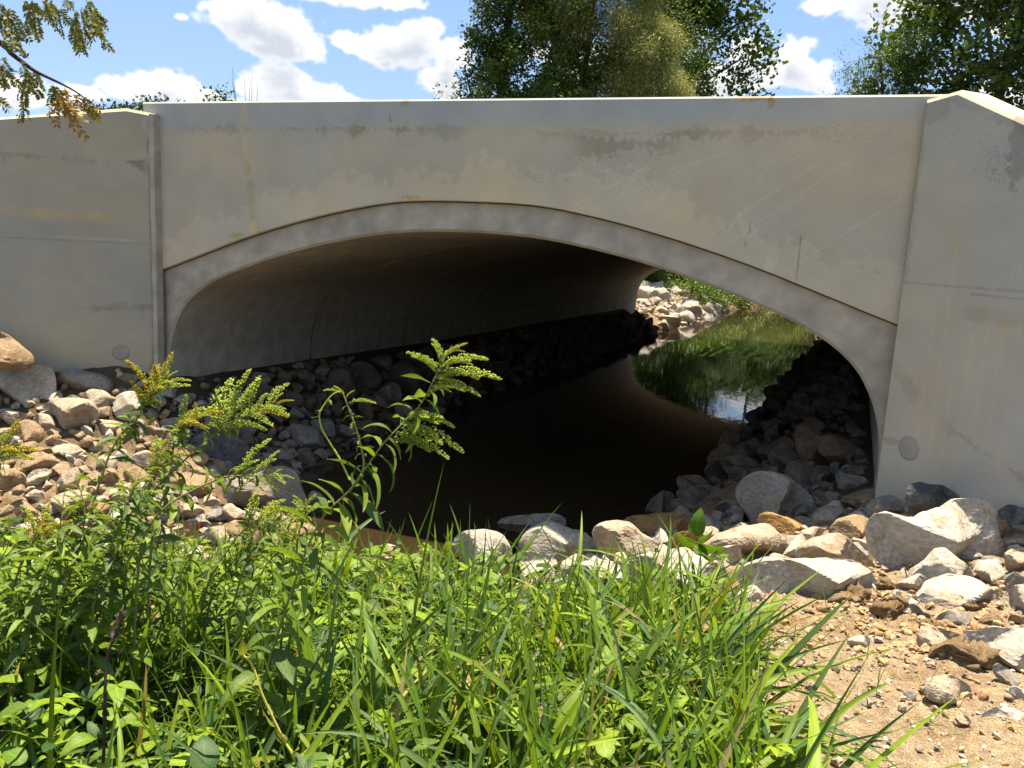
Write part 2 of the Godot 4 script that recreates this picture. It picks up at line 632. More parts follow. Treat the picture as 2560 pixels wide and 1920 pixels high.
# ---------------------------------------------------------------- sky: summer cumulus
const CLOUDS := [
	[-39.3, 12.6, 3.6, 1.7], [-41.6, 12.8, 1.7, 1.25], [-37.2, 12.0, 2.3, 1.0], [-40.2, 13.6, 1.6, 0.9], [-38.3, 11.4, 2.6, 0.8],
	[-30.6, 12.2, 3.4, 1.5], [-33.6, 12.2, 1.9, 0.9], [-29.4, 13.0, 1.9, 1.3], [-27.4, 12.0, 1.6, 1.5], [-28.0, 10.6, 1.6, 0.9], [-27.3, 9.4, 0.9, 1.0],
	[-38.6, 9.6, 2.2, 1.35], [-36.9, 8.9, 2.8, 1.0], [-34.9, 8.5, 2.4, 0.55], [-39.9, 9.0, 1.2, 0.9], [-37.9, 8.2, 3.4, 0.6],
	[-45.0, 8.6, 2.0, 0.95], [-47.4, 8.2, 1.9, 0.9], [-43.0, 8.2, 1.6, 0.7], [-49.6, 7.7, 1.7, 0.6], [-41.2, 8.0, 1.2, 0.45],
	[-52.9, 7.2, 2.2, 1.1], [-55.0, 6.8, 2.0, 0.8], [-50.4, 6.9, 1.6, 0.5], [-44.15, 12.65, 0.4, 0.2],
	[-34.0, 14.9, 3.6, 0.75], [-38.0, 15.6, 3.0, 0.9], [-30.9, 14.9, 1.7, 0.7],
	[-5.4, 12.9, 1.5, 1.0], [-4.6, 11.6, 1.9, 1.2], [-6.9, 11.4, 1.6, 1.2], [-3.6, 10.9, 0.9, 0.9], [-8.0, 12.9, 1.6, 1.2], [-9.6, 11.0, 1.7, 1.3], [-5.5, 9.6, 1.9, 0.8], [-6.6, 8.8, 2.6, 0.6],
	[-0.6, 15.6, 3.4, 1.5], [2.6, 14.9, 2.6, 1.3], [-3.6, 15.4, 1.5, 0.7], [5.0, 15.8, 3.0, 1.6], [0.6, 14.2, 2.2, 0.6], [8.5, 13.8, 3.0, 1.2], [-1.4, 9.0, 1.6, 0.5], [3.5, 9.2, 2.2, 0.7], [7.0, 10.0, 2.6, 1.0],
	[-18.0, 11.5, 3.2, 1.4], [-20.5, 12.2, 2.0, 1.1], [-14.0, 10.0, 2.4, 0.9],
]

func sky_patch(w: int, h: int, az0: float, az1: float, el0: float, el1: float, blobs: Array) -> PackedFloat32Array:
	var out := PackedFloat32Array()
	out.resize(w * h * 3)
	var den := PackedFloat32Array()
	den.resize(w * h)
	var kx := w / (az1 - az0)
	var ky := h / (el1 - el0)
	for b in blobs:
		for turn in [-360.0, 0.0, 360.0]:
			var az: float = b[0] + turn
			var i0 := maxi(int((az - b[2] * 1.35 - az0) * kx), 0)
			var i1 := mini(int((az + b[2] * 1.35 - az0) * kx) + 1, w)
			if i1 <= i0: continue
			var j0 := maxi(int((el1 - b[1] - b[3] * 1.35) * ky), 0)
			var j1 := mini(int((el1 - b[1] + b[3] * 1.35) * ky) + 1, h)
			for j in range(j0, j1):
				var v: float = ((el1 - (j + 0.5) / ky) - b[1]) / b[3]
				if v < 0.0:
					v *= 1.35
				for i in range(i0, i1):
					var u: float = ((az0 + (i + 0.5) / kx) - az) / b[2]
					den[j * w + i] = maxf(den[j * w + i], 1.35 - sqrt(u * u + v * v))
	var n := FastNoiseLite.new()
	n.seed = 77
	n.frequency = 1.0
	n.noise_type = FastNoiseLite.TYPE_SIMPLEX_SMOOTH
	n.fractal_octaves = 5
	n.fractal_gain = 0.55
	for j in h:
		var el := deg_to_rad(el1 - (j + 0.5) / ky)
		for i in w:
			var k := j * w + i
			if den[k] > 0.02:
				var az := deg_to_rad(az0 + (i + 0.5) / kx)
				var p := Vector3(sin(az) * cos(el), sin(el) * 1.3, -cos(az) * cos(el))
				den[k] += 0.62 * n.get_noise_3dv(p * 16.0) + 0.75 * (0.16 - absf(n.get_noise_3dv(p * 26.0 + Vector3(5, 5, 5))))
	var step := maxi(int(0.9 * ky), 1)
	for j in h:
		var el := el1 - (j + 0.5) / ky
		var s := sin(deg_to_rad(maxf(el, 0.0)))
		var low := exp(-s * 5.5)
		var base := Vector3(0.15, 0.29, 0.56).lerp(Vector3(0.46, 0.585, 0.72), low)
		for i in w:
			var k := j * w + i
			var c := base
			if den[k] > 0.15:
				var a := smoothstep(0.26, 0.62, den[k])
				var above := 0.0
				for q in 4:
					var jj := maxi(j - step * (q + 1) / 2, 0)
					above += clampf(den[jj * w + i] - 0.3, 0.0, 0.9)
				var thick := clampf(above * 0.42 - 0.12, 0.0, 1.0)
				var edge := clampf((den[k] - 0.4) * 1.4, 0.0, 1.0)
				var lit := Vector3(0.66, 0.655, 0.645).lerp(Vector3(0.39, 0.42, 0.475), thick * (0.35 + 0.65 * edge))
				c = base.lerp(lit, a)
			out[k * 3] = c.x
			out[k * 3 + 1] = c.y
			out[k * 3 + 2] = c.z
	return out

func make_sky() -> Sky:
	var blobs := CLOUDS.duplicate()
	rng.seed = 90
	for k in 150:
		var az := rng.randf_range(-180.0, 180.0)
		var el := 5.0 + 60.0 * pow(rng.randf(), 1.3)
		if az > -60.0 and az < 16.0 and el < 21.0:
			continue
		var s := rng.randf_range(2.5, 7.0) * (0.6 + el / 60.0)
		for q in 5:
			blobs.append([az + rng.randf_range(-1.0, 1.0) * s / cos(deg_to_rad(el)), el + rng.randf_range(-0.12, 0.3) * s, s * rng.randf_range(0.5, 0.9) / cos(deg_to_rad(el)), s * rng.randf_range(0.3, 0.5)])
	# column 0 looks along -z
	var W := 4096
	var low := sky_patch(1024, 256, 0.0, 360.0, 0.0, 90.0, blobs)
	var im := Image.create_from_data(1024, 256, false, Image.FORMAT_RGBF, low.to_byte_array())
	im.resize(W, 1024, Image.INTERPOLATE_BILINEAR)
	var px := W / 360.0
	var ph := 320
	var left := 740
	var right := 300
	var hi := sky_patch(left + right, ph, -left / px, right / px, 0.0, ph / px, blobs)
	var hi_im := Image.create_from_data(left + right, ph, false, Image.FORMAT_RGBF, hi.to_byte_array())
	var full := Image.create_empty(W, 2048, false, Image.FORMAT_RGBF)
	full.fill(Color(0.3, 0.29, 0.22))
	full.blit_rect(im, Rect2i(0, 0, W, 1024), Vector2i(0, 0))
	full.blit_rect(hi_im, Rect2i(0, 0, left, ph), Vector2i(W - left, 1024 - ph))
	full.blit_rect(hi_im, Rect2i(left, 0, right, ph), Vector2i(0, 1024 - ph))
	var mat := PanoramaSkyMaterial.new()
	mat.panorama = ImageTexture.create_from_image(full)
	mat.energy_multiplier = SKY_ENERGY
	var sky := Sky.new()
	sky.sky_material = mat
	return sky

const SKY_ENERGY := 0.54

# ---------------------------------------------------------------- concrete bodies
const INNER := [[0.0, 2.5], [0.6, 2.475], [1.1, 2.405], [1.55, 2.312], [1.95, 2.205], [2.3, 2.095], [2.6, 1.985], [2.83, 1.875], [3.0, 1.765], [3.13, 1.64], [3.22, 1.5], [3.285, 1.35], [3.33, 1.18], [3.35, 0.95], [3.355, 0.5], [3.355, -0.5]]

const OUTER := [[0.0, 2.742], [0.62, 2.725], [1.16, 2.642], [1.64, 2.535], [2.05, 2.425], [2.42, 2.312], [2.74, 2.202], [2.98, 2.118], [3.18, 2.048], [3.36, 1.985], [3.5, 1.92], [3.58, 1.82], [3.6, 1.6], [3.61, 1.1], [3.61, 0.5], [3.61, -0.5]]

func arch_curve(out: float, list := INNER) -> PackedVector2Array:
	var a := []
	for k in range(list.size() - 1, 0, -1):
		a.append(Vector3(-list[k][0], list[k][1], 0))
	for p in list:
		a.append(Vector3(p[0], p[1], 0))
	var s := smooth_line(a, 5)
	var o := PackedVector2Array()
	for k in s.size():
		var t := s[mini(k + 1, s.size() - 1)] - s[maxi(k - 1, 0)]
		var n := Vector2(-t.y, t.x).normalized()
		o.append(Vector2(s[k].x, s[k].y) + n * out)
	return o

func arch_segment(z0: float, z1: float, col: Color, sd: int, first: bool, last: bool) -> ArrayMesh:
	var b := Buf.new()
	var inn := arch_curve(0.0)
	var cut0 := 0.022 if first else 0.003
	var cut1 := 0.022 if last else 0.003
	var mid := arch_curve(cut0)
	var mid1 := arch_curve(cut1)
	var outer := arch_curve(0.0, OUTER)
	var n := FastNoiseLite.new()
	n.seed = sd
	n.frequency = 0.9
	var rows := []
	# front rim with a small chamfer, then the vault, the back rim and the outside
	var steps := [[outer, z0, 0], [mid, z0, 0], [inn, z0 - cut0, 1], [inn, lerpf(z0, z1, 0.33), 1], [inn, lerpf(z0, z1, 0.67), 1], [inn, z1 + cut1, 1], [mid1, z1, 0], [outer, z1, 0], [outer, z0, 0]]
	for k in steps.size() - 1:
		var a: PackedVector2Array = steps[k][0]
		var e: PackedVector2Array = steps[k + 1][0]
		var st := b.v.size()
		for i in a.size():
			for q in 2:
				var p2: Vector2 = a[i] if q == 0 else e[i]
				var p := Vector3(p2.x, p2.y, steps[k + q][1])
				var t := 1.0 + (0.3 if first else 0.16) * n.get_noise_3dv(p * Vector3(0.9, 0.9, 0.4)) + 0.06 * n.get_noise_3dv(p * 3.0)
				if k == 0 and not first:
					t = 0.4
				b.vert(p, Color(col.r * t, col.g * t, col.b * t))
		for i in a.size() - 1:
			b.quad(st + i * 2, st + i * 2 + 2, st + i * 2 + 3, st + i * 2 + 1)
	var nor := b.normals()
	return b.mesh()

# An upright slab: outline in (along, up), front face at 0, its edges chamfered; textured over rect
func slab(poly: PackedVector2Array, thick: float, bevel: float, rect: Rect2, side := Color.WHITE) -> ArrayMesh:
	var b := Buf.new()
	if Geometry2D.is_polygon_clockwise(poly):
		poly.reverse()
	var n := poly.size()
	var small := PackedVector2Array()
	for k in n:
		var e0 := (poly[k] - poly[(k + n - 1) % n]).normalized()
		var e1 := (poly[(k + 1) % n] - poly[k]).normalized()
		var m := (Vector2(-e0.y, e0.x) + Vector2(-e1.y, e1.x)).normalized()
		small.append(poly[k] + m * (bevel if poly[k].y > 3.2 else minf(bevel, 0.006)) / maxf(0.4, m.dot(Vector2(-e1.y, e1.x))))
	var uv := func(p: Vector2) -> Vector2:
		return Vector2((p.x - rect.position.x) / rect.size.x, (rect.end.y - p.y) / rect.size.y)
	var tris := Geometry2D.triangulate_polygon(small)
	for p in small:
		b.vert(Vector3(p.x, p.y, 0), Color.WHITE, uv.call(p))
	for k in range(0, tris.size(), 3):
		var a := small[tris[k]]
		var c := small[tris[k + 1]]
		var d := small[tris[k + 2]]
		if (c - a).cross(d - a) > 0.0:
			b.tri(tris[k], tris[k + 2], tris[k + 1])
		else:
			b.tri(tris[k], tris[k + 1], tris[k + 2])
	var back := -thick
	for k in n:
		var q := (k + 1) % n
		for s in 2:
			var a := small[k] if s == 0 else poly[k]
			var c := small[q] if s == 0 else poly[q]
			var za := 0.0 if s == 0 else -bevel
			var zb := -bevel if s == 0 else back
			var i := b.vert(Vector3(a.x, a.y, za), side, uv.call(a))
			b.vert(Vector3(c.x, c.y, za), side, uv.call(c))
			b.vert(Vector3(poly[q].x, poly[q].y, zb), side, uv.call(c))
			b.vert(Vector3(poly[k].x, poly[k].y, zb), side, uv.call(a))
			b.quad(i, i + 1, i + 2, i + 3)
	var bt := Geometry2D.triangulate_polygon(poly)
	var st := b.v.size()
	for p in poly:
		b.vert(Vector3(p.x, p.y, back), side, uv.call(p))
	for k in range(0, bt.size(), 3):
		var a := poly[bt[k]]
		var c := poly[bt[k + 1]]
		var d := poly[bt[k + 2]]
		if (c - a).cross(d - a) > 0.0:
			b.tri(st + bt[k], st + bt[k + 1], st + bt[k + 2])
		else:
			b.tri(st + bt[k], st + bt[k + 2], st + bt[k + 1])
	return b.mesh()

func painted(p: Paint, base: Color) -> StandardMaterial3D:
	var m := plain(Color.WHITE, 0.87, 0.3)
	m.albedo_texture = ImageTexture.create_from_image(p.image(base))
	m.heightmap_enabled = true
	var n := FastNoiseLite.new()
	n.seed = p.nz.seed + 9
	n.frequency = 0.16
	n.fractal_octaves = 3
	m.heightmap_texture = ImageTexture.create_from_image(n.get_image(p.w, p.h))
	m.heightmap_scale = 0.18
	m.vertex_color_use_as_albedo = true
	return m

func disc(r: float, sd: int, col: Color) -> ArrayMesh:
	var b := Buf.new()
	var n := FastNoiseLite.new()
	n.seed = sd
	n.frequency = 2.0
	var c := b.vert(Vector3(0, 0, 0.004), col)
	for ring in 3:
		for k in 20:
			var a := TAU * k / 20.0
			var rr: float = r * [0.8, 0.93, 1.03][ring] * (1.0 + 0.07 * n.get_noise_2d(cos(a) * 1.5, sin(a) * 1.5))
			var t: float = [1.0, 0.88, 0.95][ring]
			b.vert(Vector3(cos(a) * rr, sin(a) * rr, [0.004, 0.006, -0.003][ring]), Color(col.r * t, col.g * t, col.b * t))
	for k in 20:
		var q := (k + 1) % 20
		b.tri(c, c + 1 + q, c + 1 + k)
		for ring in 2:
			b.quad(c + 1 + ring * 20 + k, c + 1 + ring * 20 + q, c + 21 + ring * 20 + q, c + 21 + ring * 20 + k)
	return b.mesh()

func build_bridge() -> void:
	var t := thing("arch_bridge", "low precast concrete arch bridge carrying a road across the small creek", "bridge")
	# headwall
	rng.seed = 11
	var rect := Rect2(-3.7, 1.9, 7.5, 1.8)
	var p := Paint.new(1500, 360, rect, 5)
	var ex := arch_curve(0.0, OUTER)
	for j in p.h:
		for i in p.w:
			var q := p.at(i, j)
			var ax := absf(q.x)
			var top := 2.74 - 0.074 * ax * ax + 0.0008 * pow(ax, 4)
			var lim := top + 0.3 + 0.22 * p.nz.get_noise_2d(q.x * 1.1, 3.0) + 0.18 * p.nz.get_noise_2d(q.x * 7.0, q.y * 7.0)
			var a := smoothstep(lim + 0.02, lim - 0.05, q.y)
			p.light[j * p.w + i] += a * 0.05
			p.warm[j * p.w + i] += a * 0.2
			var b := smoothstep(3.3 + 0.06 * p.nz.get_noise_2d(q.x * 5.0, 8.0), 3.42, q.y)
			p.light[j * p.w + i] -= b * 0.02
			p.warm[j * p.w + i] -= b * 0.9
	p.band(Vector2(-3.4, 3.36), Vector2(-0.1, 3.33), 0.06, -0.09, 0.2)
	p.band(Vector2(-1.3, 3.34), Vector2(0.2, 3.32), 0.07, -0.06, 0.2)
	p.band(Vector2(0.8, 3.2), Vector2(1.8, 3.22), 0.085, -0.12, 0.4, -0.1)
	p.band(Vector2(1.5, 3.29), Vector2(2.9, 3.3), 0.08, -0.065, 0.2)
	p.band(Vector2(0.2, 3.3), Vector2(2.2, 3.28), 0.05, -0.06, 0.2)
	# tape strip of the form joint
	p.streak(Vector2(-2.33, 3.62), Vector2(-2.28, 3.05), 0.07, 0.03, 0.9, 0.3)
	p.streak(Vector2(-2.30, 3.02), Vector2(-2.29, 2.97), 0.075, -0.08, 1.0, 0.25)
	p.streak(Vector2(-2.25, 2.85), Vector2(-2.17, 2.36), 0.065, -0.09, 0.7, 0.4)
	p.blot(-2.2, 2.45, 0.05, 0.08, 0.09, 0.8, 1.0, 12.0)
	for s in [[0.95, 2.75, 1.65, 3.12], [1.1, 2.72, 1.9, 3.08], [1.2, 2.7, 1.55, 3.1], [1.5, 2.72, 1.62, 3.02], [1.05, 2.85, 2.1, 3.15], [1.62, 2.78, 1.74, 3.0], [2.0, 2.55, 2.75, 3.1], [2.15, 2.5, 2.95, 3.12], [2.3, 2.56, 2.65, 2.86], [2.55, 2.3, 3.28, 2.86], [2.75, 2.35, 3.3, 2.7], [0.4, 2.9, 1.4, 3.05], [2.3, 2.9, 2.42, 3.1]]:
		p.streak(Vector2(s[0], s[1]), Vector2(s[2], s[3]), rng.randf_range(0.008, 0.016), 0.045, 0.1, 0.8)
	p.streak(Vector2(2.66, 2.58), Vector2(2.66, 2.26), 0.006, -0.25, 0.3, 0.3)
	p.streak(Vector2(2.48, 2.5), Vector2(2.47, 2.34), 0.05, 0.06, 0.4, 0.4)
	p.blot(2.3, 2.62, 0.012, 0.04, -0.14, 0.8, 1.2, 26.0)
	p.blot(2.28, 2.5, 0.014, 0.022, -0.1, 1.0, 1.2, 26.0)
	for s in [[2.25, 3.535, 0.13, 0.03], [2.36, 3.5, 0.03, 0.045], [-0.62, 3.55, 0.05, 0.03], [0.55, 3.57, 0.08, 0.012], [-0.52, 2.77, 0.1, 0.02], [-2.4, 2.37, 0.08, 0.03], [-0.75, 3.42, 0.02, 0.035]]:
		p.blot(s[0], s[1], s[2], s[3], -0.1, 1.9, 1.6, 22.0)
	p.dots(0.0, 2.9, 3.4, 0.7, 260, -0.1, rng)
	p.dots(2.3, 3.28, 0.9, 0.06, 40, -0.25, rng)
	p.dots(-0.5, 3.3, 2.5, 0.1, 40, -0.2, rng)
	var m := painted(p, Color(0.69, 0.661, 0.588))
	var poly := PackedVector2Array([Vector2(-3.56, 3.61), Vector2(-3.56, 1.93)])
	for q in ex:
		if q.y > 1.9:
			poly.append(q + Vector2(0, 0.007))
	poly.append(Vector2(3.66, 1.93))
	poly.append(Vector2(3.66, 3.53))
	part("headwall", slab(poly, 0.2, 0.016, rect), m, t)
	# dark strip along the joint under the headwall
	var jb := Buf.new()
	var e2 := arch_curve(0.017, OUTER)
	for k in ex.size() - 1:
		if ex[k].y > 1.9 and ex[k + 1].y > 1.9:
			jb.flat_quad(Vector3(ex[k].x, ex[k].y - 0.003, -0.04), Vector3(ex[k + 1].x, ex[k + 1].y - 0.003, -0.04), Vector3(e2[k + 1].x, e2[k + 1].y, -0.04), Vector3(e2[k].x, e2[k].y, -0.04))
	part("dark_joint_strip", jb.mesh(), plain(Color(0.26, 0.25, 0.23), 0.9), t)
	# eight arch segments
	for k in 8:
		var z0 := -0.055 - k * 2.43
		part("arch_segment", arch_segment(z0, z0 - 2.4, Color(0.455, 0.42, 0.35) if k == 0 else Color(0.42, 0.375, 0.305), 40 + k, k == 0, k == 7), M.concrete, t)
	var far := Paint.new(300, 72, rect, 9)
	var fm := painted(far, Color(0.69, 0.661, 0.588))
	part("headwall", slab(poly, 0.2, 0.035, rect), fm, t, Transform3D(Basis(Vector3.UP, PI), Vector3(0, 0, -19.62)))
	# earth and gravel carried over the arch
	var fill := Buf.new()
	var oc := arch_curve(0.015, OUTER)
	for k in oc.size() - 1:
		if oc[k].y > 0.4 or oc[k + 1].y > 0.4:
			fill.flat_quad(Vector3(oc[k].x, oc[k].y, -0.22), Vector3(oc[k].x, oc[k].y, -19.4), Vector3(oc[k + 1].x, oc[k + 1].y, -19.4), Vector3(oc[k + 1].x, oc[k + 1].y, -0.22), Color(0.2, 0.15, 0.1))
	fill.flat_quad(Vector3(-4.2, 3.22, -0.22), Vector3(-4.2, 3.22, -19.4), Vector3(4.2, 3.22, -19.4), Vector3(4.2, 3.22, -0.22), Color(0.3, 0.27, 0.22))
	part("road_fill", fill.mesh(), M.ground, t)
	# wing walls
	for s in [-1, 1]:
		var wr := Rect2(-0.2, -0.4, 3.8, 4.2)
		var wp := Paint.new(760, 840, wr, 60 + s)
		rng.seed = 30 + s
		var slope := 0.187 if s < 0 else 0.504
		if s < 0:
			wp.band(Vector2(0.06, 3.0), Vector2(0.36, 3.01), 0.06, -0.2, 0.0, -0.15)
			wp.band(Vector2(0.2, 3.0), Vector2(1.5, 3.0), 0.05, -0.09, 0.0)
			wp.band(Vector2(0.05, 1.62), Vector2(0.8, 1.6), 0.06, -0.1, 0.0)
			wp.streak(Vector2(0.4, 2.48), Vector2(2.6, 2.5), 0.07, 0.05, 1.5, 0.5)
			wp.streak(Vector2(0.0, 2.245), Vector2(2.6, 2.245), 0.012, -0.08, 0.0, 0.6)
			wp.streak(Vector2(0.2, 2.27), Vector2(0.9, 2.275), 0.02, 0.08, 0.0, 0.6)
			wp.streak(Vector2(0.03, 1.62), Vector2(0.6, 1.6), 0.05, -0.08, 0.2, 0.9)
			wp.streak(Vector2(0.03, 3.4), Vector2(0.03, 0.6), 0.05, -0.13, 0.0, 0.9)
			for k in 7:
				wp.streak(Vector2(0.06 + k * 0.012, 3.48 - k * 0.015), Vector2(0.02 + k * 0.006, 3.15 + k * 0.02), 0.006, 0.09, -0.3, 0.9)
			wp.blot(0.02, 1.0, 0.08, 0.25, -0.12, 0.2, 1.0, 8.0)
			wp.blot(0.0, 2.2, 0.06, 0.12, -0.14, 0.0, 1.0, 12.0)
		else:
			wp.streak(Vector2(0.0, 2.29), Vector2(2.4, 2.28), 0.012, -0.13, 0.2, 0.6)
			wp.streak(Vector2(0.55, 2.25), Vector2(1.6, 2.22), 0.01, -0.16, 0.0, 0.5)
			wp.streak(Vector2(0.55, 2.13), Vector2(1.3, 2.11), 0.07, -0.08, 0.6, 0.3)
			wp.dots(0.62, 3.02, 0.1, 0.1, 36, -0.28, rng)
			wp.dots(0.4, 3.2, 0.2, 0.2, 26, -0.2, rng)
			wp.blot(0.75, 3.12, 0.1, 0.25, -0.12, 0.0, 1.0, 10.0)
			wp.streak(Vector2(0.02, 3.45), Vector2(0.03, 2.3), 0.035, -0.1, 0.2, 0.9)
			wp.blot(0.08, 3.42, 0.16, 0.1, -0.07, 0.0, 0.8, 8.0)
			wp.streak(Vector2(0.25, 3.45), Vector2(0.8, 3.2), 0.04, -0.09, 0.0, 0.9)
			for k in 7:
				wp.streak(Vector2(0.3 + k * 0.1, rng.randf_range(1.5, 2.8)), Vector2(0.3 + k * 0.1, rng.randf_range(1.0, 1.5)), 0.02, 0.02, 0.7, 0.8)
			wp.band(Vector2(0.36, 1.44), Vector2(1.4, 1.1), 0.05, -0.08, 0.2, -0.1)
			wp.streak(Vector2(0.06, 1.68), Vector2(0.22, 1.55), 0.06, -0.07, 0.3, 0.9)
			wp.blot(0.12, 1.2, 0.12, 0.03, -0.08, 0.2, 1.0, 12.0)
		var wm := painted(wp, Color(0.69, 0.665, 0.603) if s > 0 else Color(0.645, 0.62, 0.55))
		var wpoly := PackedVector2Array([Vector2(0, -0.4), Vector2(3.5, -0.4), Vector2(3.5, 3.52 - slope * 3.25), Vector2(0.26, 3.515), Vector2(0, 3.49)])
		if s < 0:
			for k in wpoly.size():
				wpoly[k].x = 3.5 - wpoly[k].x
		var mesh := slab(wpoly, 0.26, 0.03, wr if s > 0 else Rect2(3.7, -0.4, -3.8, 4.2), Color(1, 0.95, 0.86))
		var w := thing("wing_wall", "right concrete wing wall with a steeply sloping sunlit top, flaring toward the viewer" if s > 0 else "left grey concrete wing wall with gently sloping top behind the piled boulders", "retaining wall", Vector3(3.34 * s, 0, 0.05), "wing walls flanking the arch")
		var dir := Vector3(s * 0.7071, 0, 0.7071)
		var out := Vector3(-s * 0.7071, 0, 0.7071)
		var xdir := dir if s > 0 else -dir
		var org := Vector3.ZERO if s > 0 else dir * 3.5
		part("wall_panel", mesh, wm, w, Transform3D(Basis(xdir, Vector3.UP, out), org))
		part("lifting_hole_patch", disc(0.085 if s > 0 else 0.08, 50 + s, Color(0.485, 0.45, 0.375) if s > 0 else Color(0.41, 0.375, 0.3)), M.concrete, w, Transform3D(Basis(xdir, Vector3.UP, out), dir * (0.245 if s > 0 else 0.36) + Vector3(0, 1.185 if s > 0 else 1.17, 0) + out * 0.001))
		if s < 0:
			var g := Buf.new()
			rng.seed = 8
			var prev := 0.0
			for k in 13:
				var y := -0.06 + k * 0.295
				var wob := rng.randf_range(-0.006, 0.006)
				if k > 0:
					g.flat_quad(Vector3(-0.03 + prev, y - 0.295, 0.055), Vector3(-0.03 + wob, y, 0.055), Vector3(0.004, y, 0.03), Vector3(0.004, y - 0.295, 0.03), Color(0.52, 0.465, 0.38))
					g.flat_quad(Vector3(0.004, y - 0.295, 0.03), Vector3(0.004, y, 0.03), Vector3(0.008, y, -0.05), Vector3(0.008, y - 0.295, -0.05), Color(0.48, 0.43, 0.35))
				prev = wob
			part("grout_strip", g.mesh(), M.concrete, w)
	# the far pair of wing walls, seen only past the far mouth
	for s in [-1, 1]:
		var w := thing("wing_wall", "far concrete wing wall beyond the tunnel on the left" if s < 0 else "far concrete wing wall beyond the tunnel on the right", "retaining wall", Vector3(3.4 * s, 0, -19.67), "wing walls flanking the arch")
		var dir := Vector3(s * 0.7071, 0, -0.7071)
		var out := Vector3(-s * 0.7071, 0, -0.7071)
		var wpoly := PackedVector2Array([Vector2(0, -0.4), Vector2(3.2, -0.4), Vector2(3.2, 1.9), Vector2(0.26, 3.515), Vector2(0, 3.49)])
		if s > 0:
			for k in wpoly.size():
				wpoly[k].x = 3.2 - wpoly[k].x
		part("wall_panel", slab(wpoly, 0.26, 0.03, Rect2(0, -0.4, 3.5, 4)), M.concrete, w, Transform3D(Basis(dir if s < 0 else -dir, Vector3.UP, out), Vector3.ZERO if s < 0 else dir * 3.2))

# ---------------------------------------------------------------- land and water
func stops(list: Array) -> PackedFloat32Array:
	# [from, to, step] runs joined
	var o := PackedFloat32Array()
	for r in list:
		var n := maxi(int(round((r[1] - r[0]) / r[2])), 1)
		for k in n:
			o.append(r[0] + (r[1] - r[0]) * k / n)
	o.append(list[-1][1])
	return o

func sand_share(x: float, z: float) -> float:
	# bare sand lies right of a ragged line; left of it the soil is overgrown
	var edge := 2.6 + 0.14 * (z - 2.0) + 0.25 * soft.get_noise_2d(x * 0.8, z * 0.8)
	return smoothstep(edge - 0.25, edge + 0.15, x)

